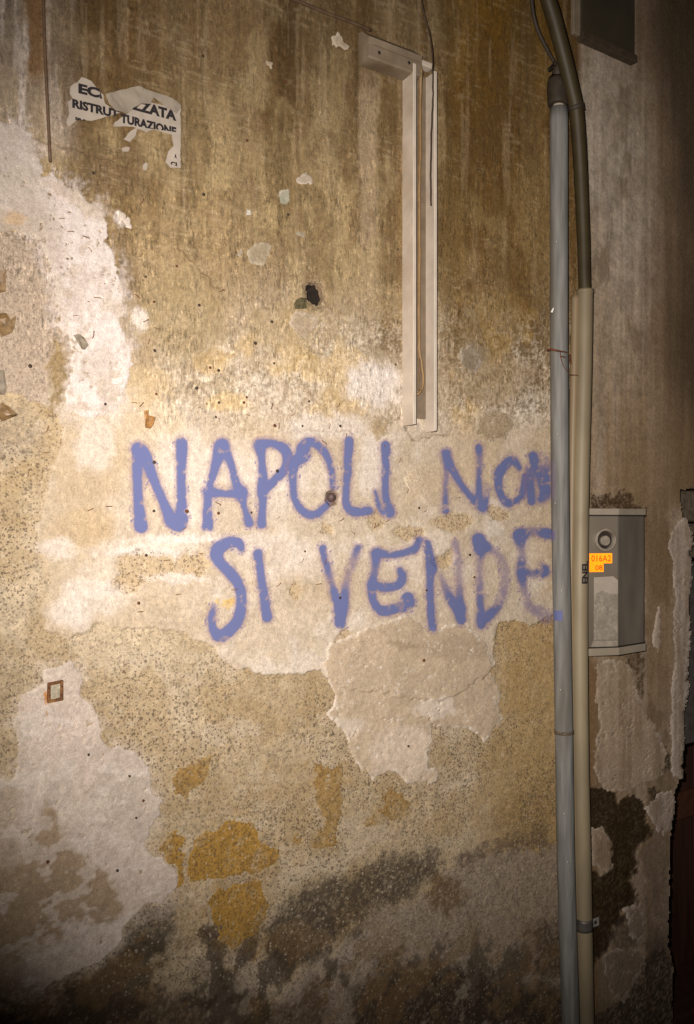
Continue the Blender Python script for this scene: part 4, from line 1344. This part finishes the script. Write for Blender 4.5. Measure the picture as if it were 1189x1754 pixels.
# ---------------------------------------------------------------- loose wires and the cable on the upper wall
hk = tube('hanging_wire', pxpath([(708, -140), (716, -60), (722, 0), (728, 30), (735, 52), (739, 76), (741, 100), (741.5, 160), (739, 230), (737.5, 300), (738.5, 352)], [.03, .03, .03, .03, .033, .045, .052, .054, .054, .054, .052]), .0020, wire_k, None, 8, 6, jit=.0004)
tag(hk, 'thin black wire dropping from above over the trunking\'s edge', 'wire')
o = tube('wall_cable', pxpath([(380, -50), (440, -24), (505, 0), (560, 22), (600, 37), (636, 52)], .012), .0042, mat('brown cable', (.10, .062, .035), .6, bump=.2), None, 10, 5, jit=.0004)
tag(o, 'dark brown cable slanting down to the trunking\'s head', 'cable')
o = tube('wall_rod', pxpath([(70, -120), (74, -10), (77, 90), (82, 190), (86, 277)], .012), .0030, mat('rod', (.12, .075, .045), .6, bump=.3), None, 8, 5)
tag(o, 'thin rusty rod hanging beside the torn notice', 'rod')

# ---------------------------------------------------------------- galvanised pipe
galv = mat('galvanised steel', (0.172, 0.172, 0.164), 0.7, .0, var=.30, scale=80, bump=.35, spec=.3, dirt=(0.105, 0.09, 0.07), dirt_amt=.7, stretch=(1, 1, .09))
blk = mat('black rubber', (0.035, 0.026, 0.017), 0.65, var=.3, bump=.2)
pipe_pts = [(957.5, 186), (957.5, 400), (958, 600), (959.5, 850), (963, 1060), (966.5, 1280), (970, 1500), (978, 1754), (984, 1900)]
PH = .034
sp = thing('steel_pipe', tuple(WP(984, 1900, PH)), 'grey galvanised steel pipe running the full height of the wall', 'pipe')
pp = spline(pxpath(pipe_pts, PH), 10)
V, Fc = tube_geo(pp, .0258, 28)
# worn, slightly uneven barrel
body = mk('barrel', V, Fc, galv, sp, smooth=True)
for k in (0,):
    ring_p = pp[0]
tube('sealing_cap', [WP(957, 108, .05), WP(956.5, 120, .045), WP(955.5, 138, PH), WP(955, 141, PH), WP(955, 160, PH), WP(955.5, 178, PH), WP(955.5, 180.5, PH)], [.008, .016, .025, .029, .029, .0285, .026], blk, sp, 20, 3, label='black tapered sealing cap at the head of the pipe')
tube('neck', [WP(957, 178, PH), WP(957.3, 189, PH)], .017, mat('pale neck', (.42, .36, .28), .6), sp, 14, 2)
# the blue dab and the overspray that landed on the barrel
def on_pipe(name, px, py, w, hgt, material, cover):
    """a curved film on the pipe's barrel around a photograph point"""
    i = int(np.argmin([abs((HY - (q_[2] - EYE) * F / q_[1]) - py) for q_ in pp]))
    c = pp[i]
    z = EYE - (py - HY) / F * (c[1] - .0258)
    view = math.atan2(-c[0], c[1])          # bearing of the camera seen from the pipe
    V, att = [], []
    na, nz = 10, 10
    for a in range(na + 1):
        for b in range(nz + 1):
            s = -1 + 2 * a / na
            x = (px + s * w / 2 - 959.5 - (py - 850) * .016) / 15.0
            ang = math.asin(max(-.99, min(.99, x)))
            # camera-facing direction and its right hand
            f_ = np.array([-c[0], -c[1], 0])
            f_ /= np.linalg.norm(f_)
            rgt = np.array([-f_[1], f_[0], 0])
            d = f_ * math.cos(ang) + rgt * math.sin(ang)
            zz_ = z + (b / nz - .5) * hgt * c[1] / F
            cc_ = np.array([np.interp(zz_, pp[::-1, 2], pp[::-1, k]) for k in (0, 1)])
            V.append((cc_[0] + d[0] * .0262, cc_[1] + d[1] * .0262, zz_))
            e = max(abs(s), abs(2 * b / nz - 1))
            att.append(cover * (1 - float(ss(.75, 1.0, np.array(e))) * .9))
    Fc = [(a * (nz + 1) + b, (a + 1) * (nz + 1) + b, (a + 1) * (nz + 1) + b + 1, a * (nz + 1) + b + 1) for a in range(na) for b in range(nz)]
    o = fix_normals(mk(name, V, Fc, material, sp, smooth=True))
    at = o.data.attributes.new('cover', 'FLOAT', 'POINT')
    at.data.foreach_set('value', np.array(att, np.float32))
    o['label'] = 'blue spray paint that landed on the pipe'


on_pipe('paint_dab', 956.5, 1055, 15, 19, paint, .95)
on_pipe('paint_dab', 949, 917, 7, 17, paint, .6)
on_pipe('paint_dab', 948.5, 822, 7, 70, paint, .22)

# ---------------------------------------------------------------- plastic conduits and the cables
pvc = mat('beige conduit', (0.235, 0.192, 0.122), 0.55, var=.2, scale=14, bump=.06, spec=.45, dirt=(0.125, 0.092, 0.055), dirt_amt=.8, stretch=(1, 1, .3))
pvc2 = mat('brown conduit', (0.21, 0.155, 0.09), 0.5, var=.12, scale=14, bump=.08, stretch=(1, 1, .3))
cp = [(1002.5, 497), (1001.5, 570), (1000, 650), (997.5, 750), (995.5, 850), (993.6, 1000), (993.8, 1140), (995, 1280), (999.5, 1500), (1004.5, 1754), (1008, 1900)]
pc = thing('plastic_conduit', tuple(WP(1008, 1900, .03)), 'thick beige plastic conduit beside the steel pipe, stamped with black letters', 'conduit')
cpts = spline(pxpath(cp, .034), 10)
V, Fc = tube_geo(cpts, .0232, 26)
mk('barrel', V, Fc, pvc, pc, smooth=True)
tube('mouth', [cpts[0] + np.array([0, 0, .001]), cpts[0] - np.array([0, 0, .010])], [.0243, .0240], pvc, pc, 26, 2, label='cut and flared mouth of the conduit')
dc = tube('thin_conduit', pxpath([(986, 506), (985, 570), (983.5, 650), (981.5, 750), (980, 850), (978, 1000), (979, 1140), (980.5, 1280), (985, 1500), (990, 1754), (994, 1900)], .018), .0125, pvc2, None, 16, 8)
tag(dc, 'thin brownish conduit squeezed between steel pipe and thick conduit', 'conduit')
# saddle clamp low on the conduit
cl = spline(pxpath([(999.8, 1572), (1000.6, 1592)], .034), 4)
V, Fc = tube_geo(cl, .0252, 24)
clm = mk('clamp', V, Fc, mat('clamp steel', (.11, .10, .09), .5, .4, bump=.1), pc, smooth=True, label='dark saddle clamp round the conduit')
a0 = UZ(1012, 1582, .014)
pl = wbox('lug', a0[0], UZ(1026.5, 1582, .014)[0], .010, .0145, UZ(1020, 1587.5, .014)[1], UZ(1020, 1573.5, .014)[1], mat('lug', (.36, .33, .30), .5, .2), clm, .001)
u, z = UZ(1019.5, 1579.5, .0145)
tube('screw', [W(u, .0144, z), W(u, .0168, z)], .0052, screw_m, clm, 10, 2)
# stamped letters, reading upwards along the conduit
text_V, text_F = text_geo('ENEL', 0, .115, -.0105, .0105, .05, None, .003)
tv = []
i0 = int(np.argmin([abs((HY - (q_[2] - EYE) * F / q_[1]) - 980) for q_ in cpts]))
f_ = np.array([-cpts[i0][0], -cpts[i0][1], 0])
f_ /= np.linalg.norm(f_)
rgt = np.array([-f_[1], f_[0], 0])
z_lo = EYE - (999 - HY) / F * (cpts[i0][1])
z_hi = EYE - (960 - HY) / F * (cpts[i0][1])
for x, y in text_V:
    zz_ = z_lo + x / .115 * (z_hi - z_lo)
    cc_ = np.array([np.interp(zz_, cpts[::-1, 2], cpts[::-1, k]) for k in (0, 1)])
    ang = .66 - y / .0232 * 1.0
    d = f_ * math.cos(ang) + rgt * math.sin(ang)
    tv.append((cc_[0] + d[0] * .0237, cc_[1] + d[1] * .0237, zz_))
mk('stamped_letters', tv, text_F, ink, pc)
# heavy cable that drops into the conduit
cab = mat('cable sheath', (0.040, 0.029, 0.012), 0.55, var=.2, scale=20, bump=.08, spec=.35)
kc = thing('thick_cable', tuple(WP(1002, 497, .034)), 'thick dark cable curving down into the mouth of the beige conduit', 'cable')
kp = spline(pxpath([(905, -160), (921, -70), (937, -8), (947, 25), (956.5, 60), (968, 104), (979, 150), (986.5, 184), (991.5, 240), (995, 300), (998, 370), (1000, 420), (1001, 470), (1002.3, 505)], [.09, .09, .088, .086, .083, .078, .07, .065, .055, .045, .038, .035, .034, .034]), 6)
V, Fc = tube_geo(kp, np.interp(np.linspace(0, 1, len(kp)), [0, .45, 1], [.0215, .0215, .0180]), 20)
mk('sheath', V, Fc, cab, kc, smooth=True)
tube('cable_tie', pxpath([(985.5, 178.5), (987.3, 187)], [.066, .0645]), .0232, blk, kc, 20, 2)
o = tube('tie_head', pxpath([(996.5, 179), (999.5, 188)], [.075, .075]), .005, blk, kc, 8, 2)
tc_ = tube('thin_cable', pxpath([(904, -90), (909, -30), (911, 0), (914.5, 28), (923, 56), (937, 84), (948, 104), (956, 114)], [.06, .06, .058, .056, .055, .054, .052, .048]), .0052, blk, None, 10, 6)
tag(tc_, 'thin black cable bending down into the pipe\'s sealing cap', 'cable')
kn = tube('cable_knot', pxpath([(950, 106), (944, 113), (938.5, 119), (941, 120.5), (947, 115.5), (952, 112)], .056), .0022, blk, None, 8, 5)
tag(kn, 'twisted wire ends sticking out beside the sealing cap', 'wire')
# rusty tie wire round pipe and conduit
tw = thing('tie_wire', tuple(WP(960, 640, .06)), 'rusty tie wire looped round the steel pipe', 'wire')
tube('strand', pxpath([(938, 600), (944, 598.5), (952, 600), (962, 602), (971, 604), (976, 609), (977, 622), (976, 616), (966, 611.5), (960, 610)], [.03, .052, .064, .064, .058, .045, .04, .045, .062, .066]), [.0030, .0032, .0026, .0022, .0020, .0022, .0022, .0022, .0018, .0016], rust, tw, 8, 6)
tube('strand', pxpath([(959.5, 603), (960.5, 612), (965, 626), (971, 634), (976, 641.5), (983, 642), (990, 642.6)], [.066, .07, .068, .062, .05, .05, .058]), .0010, rust, tw, 6, 6)
# a joint low on the steel pipe
jp = spline(pxpath([(966, 1250), (966.2, 1256)], PH), 3)
V, Fc = tube_geo(jp, .0272, 26)
mk('joint', V, Fc, mat('joint rust', (.11, .085, .06), .8, var=.5, scale=150, bump=.5), sp, smooth=True, label='dark worn joint of the steel pipe')
for (a, b, r_) in ((951, 860, .0016), (962, 1010, .0020), (955, 742, .0015), (960, 1180, .0022), (966, 1392, .0020), (953, 412, .0017), (972, 1475, .0024)):
    tube('paint_fleck', pxpath([(a, b), (a + .6, b + 4)], .0598), [r_ * .6, r_, r_ * .6], mat('fleck', (.40, .38, .34), .8), sp, 6, 3)
# pale chip stuck on the pipe
u, z = UZ(947, 531, .062)
wb = tube('paint_fleck', pxpath([(945, 535), (948.5, 527.5)], .0595), [.003, .0034, .003], mat('white fleck', (.72, .70, .66), .7), sp, 6, 3)

# ---------------------------------------------------------------- meter box
steel = mat('meter grey', (0.165, 0.142, 0.112), 0.5, var=.12, scale=12, bump=.08, spec=.35, dirt=(0.075, 0.057, 0.038), dirt_amt=.85, stretch=(1, 1, .3))
steel_shaded = mat('meter grey shaded', (0.135, 0.118, 0.096), 0.5, var=.2, scale=14, bump=.08, spec=.35, dirt=(0.06, 0.047, 0.034), dirt_amt=.9, stretch=(1, 1, .3))  # darker copy of the meter grey: shade painted into the right panel
rimm = mat('meter rim', (0.30, 0.26, 0.205), 0.5, var=.12, scale=20, bump=.1, dirt=(0.2, 0.16, 0.11), dirt_amt=.5)
hR = .062
hL = .020
hE = .050
uL = UZ(998, 990, hL)[0]
uR = UZ(1058.5, 990, hR)[0]
uE = UZ(1104, 990, hE)[0]
zT = UZ(1058.5, 882, hR)[1]
zB = UZ(1058.5, 1109, hR)[1]
zT2 = UZ(1058.5, 871, hR)[1]
zB2 = UZ(1058.5, 1122, hR)[1]
mb = thing('meter_box', tuple(W(uR, 0, zB2)), 'grey metal meter box with round lock and bright orange number stickers', 'meter box')


def plan(name, pts, z0, z1_, material, parent, bev=.001, label=None):
    """a plan outline (u, h) pulled up between two heights"""
    n = len(pts)
    V = [W(u, h, z) for z in (z0, z1_) for u, h in pts]
    fc = [(i, (i + 1) % n, n + (i + 1) % n, n + i) for i in range(n)] + [tuple(range(n)), tuple(range(n, 2 * n))]
    o = fix_normals(mk(name, V, fc, material, parent, label=label))
    if bev:
        bevel(o, bev)
    return o


plan('left_panel', [(uL, -.01), (uL, hL), (uR - .0008, hR), (uR - .0008, -.01)], zB + .0008, zT - .0008, steel, mb, .0008)
plan('right_panel', [(uR + .0008, -.01), (uR + .0008, hR - .0012), (uE, hE), (uE + .004, -.01)], zB + .0008, zT - .0008, steel_shaded, mb, .004)
for (za, zb_) in ((zT, zT2), (zB2, zB)):
    plan('rim', [(uL, -.01), (uL, hL + .004), (uR, hR + .004), (uE + .002, hE + .004), (uE + .005, -.01)], za, zb_, rimm, mb, .0015)
    plan('gasket', [(uL, -.008), (uL, hL + .0015), (uR, hR + .0018), (uE + .001, hE + .0015), (uE + .003, -.008)], *((za - .004, za) if za == zT else (zb_, zb_ + .004)), screw_m, mb, 0)

LD = np.array([uR - uL, hR - hL])
LL = np.linalg.norm(LD)
LD /= LL
LN = np.array([-LD[1], LD[0]])


def panel_pt(s, z, out):
    """a point on the left panel: s metres from its left edge, out metres proud"""
    u, h = np.array([uL, hL]) + LD * s + LN * out
    return W(u, h, z)


def panel_sz(px, py, out=0.0):
    lo, hi = -.05, LL + .05
    for _ in range(40):
        m = (lo + hi) / 2
        p = panel_pt(m, EYE, out)
        if CX + F * p[0] / p[1] < px:
            lo = m
        else:
            hi = m
    p = panel_pt(lo, EYE, out)
    return lo, EYE - (py - HY) / F * p[1]


def panel_ring(name, px, py, prof_, material, parent, n=28, label=None):
    s0, z0 = panel_sz(px, py)
    V = []
    for r, o_ in prof_:
        for k in range(n):
            t = 2 * math.pi * k / n
            V.append(panel_pt(s0 + r * math.cos(t), z0 + r * math.sin(t), o_))
    m = len(prof_)
    fc = [(j * n + k, j * n + (k + 1) % n, (j + 1) * n + (k + 1) % n, (j + 1) * n + k) for j in range(m - 1) for k in range(n)]
    fc.append(tuple((m - 1) * n + k for k in range(n)))
    fc.append(tuple(range(n))[::-1])
    return fix_normals(mk(name, V, fc, material, parent, smooth=False, label=label))


lock_m = mat('lock metal', (.36, .31, .25), .45, .3, var=.2, scale=60, bump=.15, dirt=(.12, .09, .06), dirt_amt=.6)
lk = panel_ring('lock', 1034.5, 924.5, [(.0345, -.002), (.0345, .011), (.0325, .014), (.0280, .014), (.0262, .009), (.0255, .0005)], lock_m, mb, label='round metal lock of the meter box')
panel_ring('lock_well', 1034.5, 924.5, [(.0254, .0002), (.0254, .0012)], mat('lock well', (.022, .016, .011), .6), lk)
panel_ring('key_barrel', 1034.8, 926, [(.0150, .001), (.0150, .009), (.0135, .0105), (.006, .0105)], lock_m, lk)


def panel_quad(name, pts, o0, o1, material, parent, label=None):
    V = []
    for o_ in (o0, o1):
        for (px, py) in pts:
            s, z = panel_sz(px, py)
            V.append(panel_pt(s, z, o_))
    n = len(pts)
    fc = [(i, (i + 1) % n, n + (i + 1) % n, n + i) for i in range(n)] + [tuple(range(n)), tuple(range(n, 2 * n))]
    return fix_normals(mk(name, V, fc, material, parent, label=label))


lab = mat('scraped label', (.27, .235, .19), .85, var=.3, scale=90, bump=.5, dirt=(.20, .175, .14), dirt_amt=.8)
labw = mat('label paper', (.36, .31, .255), .85, var=.1, scale=40, bump=.2)
lb = panel_quad('pasted_label', [(1017, 1096), (1017, 1016), (1030, 1012), (1045, 1016), (1058, 1014), (1058, 1096)], .0004, .0012, lab, mb, label='scraped grey remains of a pasted label')
panel_quad('label_top', [(1017, 1019), (1017, 989), (1050, 987), (1058, 994), (1058, 1017), (1045, 1017), (1030, 1011.5)], .0013, .0019, labw, lb)
panel_quad('label_foot', [(1012, 1108), (1016, 1097), (1058, 1097), (1058, 1108)], .0004, .0012, mat('label foot', (.27, .235, .185), .8), lb)

# prismatic reflective sheeting: upright ridges whose flanks throw the flash straight back
retro = bpy.data.materials.new('reflective orange')
retro.use_nodes = True
nt2 = retro.node_tree
pb = nt2.nodes['Principled BSDF']
rn = nt2.nodes.new('ShaderNodeTexNoise')
rn.inputs['Scale'].default_value = 90
rr_ = nt2.nodes.new('ShaderNodeValToRGB')
rr_.color_ramp.elements[0].position = .42
rr_.color_ramp.elements[1].position = .62
rr_.color_ramp.elements[0].color = (.66, .11, .003, 1)
rr_.color_ramp.elements[1].color = (.85, .235, .010, 1)
nt2.links.new(rn.outputs['Fac'], rr_.inputs[0])
nt2.links.new(rr_.outputs[0], pb.inputs['Base Color'])
pb.inputs['Metallic'].default_value = 1.0
pb.inputs['Roughness'].default_value = 0.5
inko = mat('sticker ink', (.42, .10, .008), .6, var=.1)


def sticker(x0, x1, y0, y1, body, bx0, bx1):
    s0, zt_ = panel_sz(x0, y0)
    s1, zb_ = panel_sz(x1, y1)
    nr = max(6, int((s1 - s0) / .0022))
    V, fc = [], []
    tilt = math.radians(45)
    for i in range(nr):
        a = s0 + (s1 - s0) * i / nr
        b = s0 + (s1 - s0) * (i + 1) / nr
        wv = b - a
        # long flank faces the street, short flank closes the ridge
        for (s, o_) in ((a, .0006), (b - wv * .08, .0006 + wv * .62), (b, .0006)):
            V += [panel_pt(s, zb_, o_), panel_pt(s, zt_, o_)]
        k = i * 6
        fc += [(k, k + 2, k + 3, k + 1), (k + 2, k + 4, k + 5, k + 3), (k, k + 4, k + 2), (k + 1, k + 3, k + 5)]
    st = fix_normals(mk('number_sticker', V, fc, retro, mb, label='orange reflective sticker reading ' + body))
    tb0, zt2 = panel_sz(bx0, y0 + 3)
    tb1, zb2_ = panel_sz(bx1, y1 - 3)
    TV, TF = text_geo(body, tb0, tb1, zb2_, zt2, .012)
    mk('digits', [panel_pt(s, z, .0024) for s, z in TV], TF, inko, st)


sticker(1009.5, 1048, 948, 964.6, '016A2', 1012.5, 1046)
sticker(1009.5, 1033.5, 965, 979.5, '08', 1019, 1031.5)

# ---------------------------------------------------------------- shuttered opening high on the wall
sh = mat('dark board', (0.045, 0.036, 0.020), 0.7, var=.2, scale=10, bump=.15)
shf = mat('board frame', (0.21, 0.165, 0.115), 0.85, var=.2, scale=20, bump=.3)
dp = thing('dark_board', tuple(WP(1040, 90, .01)), 'dark board panel high on the wall beside the thick cable', 'board')
b0 = UZ(997, 40, .02)[0]
b1 = UZ(1086, 60, .02)[0]
zbb = UZ(997, 53, .02)[1]
zbe = UZ(1086, 91, .02)[1]
zt_ = 3.9
V = [W(u, h, z) for (u, z) in ((b0, zbb), (b1, (zbb + zbe) / 2 - .004)) for h, z in ((.004, z), (.022, z), (.022, zt_), (.004, zt_))]
o = fix_normals(mk('panel', V, [(0, 1, 2, 3), (4, 7, 6, 5), (0, 4, 5, 1), (1, 5, 6, 2), (2, 6, 7, 3), (0, 3, 7, 4)], sh, dp))
wbox('stile', b0 - .030, b0 - .0008, .003, .016, zbb - .012, zt_, shf, dp, .002)
wbox('board_shadow', b0 - .004, b1 + .004, .003, .030, zbb - .026, zbb - .003, mat('board shadow', (.055, .038, .022), .85, bump=.3), dp, .002)  # no rail here: a dark strip paints the shadow below the board

# ---------------------------------------------------------------- doorway at the far right: jamb, masonry and a dark door
jm = mat('jamb plaster', (0.20, 0.15, 0.105), 0.95, var=.3, scale=40, bump=.6)
dr = thing('doorway', tuple(W(UZ(1164, HY)[0] + .4, -.2, 0)), 'dark doorway with timber door at the right picture edge', 'doorway')
ys = np.arange(842, 2100, 12)
js = []
for y_ in ys:
    x_ = float(np.interp(y_, EDGE[2:, 1], EDGE[2:, 0]))
    u, z = UZ(x_, y_)
    js.append((u, max(z, -.02)))
V = []
for (u, z) in js:
    V += [W(u - .006, .001, z), W(u + .004, -.05, z), W(u + .012, -.34, z)]
fc = []
for i in range(len(js) - 1):
    for k in range(2):
        fc.append((i * 3 + k, i * 3 + k + 1, (i + 1) * 3 + k + 1, (i + 1) * 3 + k))
fix_normals(mk('jamb', V, fc, jm, dr, smooth=True))
uj = js[0][0]
wbox('lintel', uj - .15, doorU1 + .1, -.34, -.006, DOOR_TOP + .012, DOOR_TOP + .16, jm, dr, .01)
wbox('far_jamb', doorU1 + .001, doorU1 + .15, -.34, -.006, -.02, DOOR_TOP + .012, jm, dr, .01)
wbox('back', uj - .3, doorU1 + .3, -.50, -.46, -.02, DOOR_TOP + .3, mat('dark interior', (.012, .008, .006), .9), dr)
stone = mat('door stone', (.115, .088, .06), .95, var=.4, scale=60, bump=.8)
for (za, zb_, ua_, ub_) in ((DOOR_TOP - .10, DOOR_TOP + .008, .03, .20), (DOOR_TOP - .10, DOOR_TOP + .006, .206, .42), (DOOR_TOP - .225, DOOR_TOP - .106, .02, .26), (DOOR_TOP - .225, DOOR_TOP - .106, .266, .46)):
    wbox('stone', uj + ua_, uj + ub_, -.20 - random.random() * .02, -.045 - random.random() * .02, za, zb_, stone, dr, .014)
wood = mat('door wood', (.050, .020, .012), .6, var=.4, scale=30, bump=.4, stretch=(1, 1, .1))
for k in range(6):
    wbox('plank', uj - .02 + k * .17, uj - .02 + k * .17 + .164, -.30, -.275 - .004 * (k % 2), .02, DOOR_TOP - .48, wood, dr, .004)
wbox('cross_rail', uj - .02, doorU1 - .01, -.274, -.25, .62, .72, mat('door rail', (.075, .03, .016), .6, bump=.3, scale=40), dr, .004)
wbox('metal_post', uj + .055, uj + .16, -.13, -.05, DOOR_TOP - .86, DOOR_TOP - .235, mat('post metal', (.11, .10, .09), .5, .3, bump=.1), dr, .006)
wbox('sill', uj - .02, doorU1 - .01, -.32, -.05, -.02, .06, wood, dr, .01)

# ---------------------------------------------------------------- ground
asph = mat('street paving', (0.055, 0.05, 0.045), .9, var=.3, scale=30, bump=.4)
g = mk('ground', [(-30, -30, 0), (30, -30, 0), (30, 30, 0), (-30, 30, 0)], [(0, 1, 2, 3)], asph)
g['kind'] = 'structure'
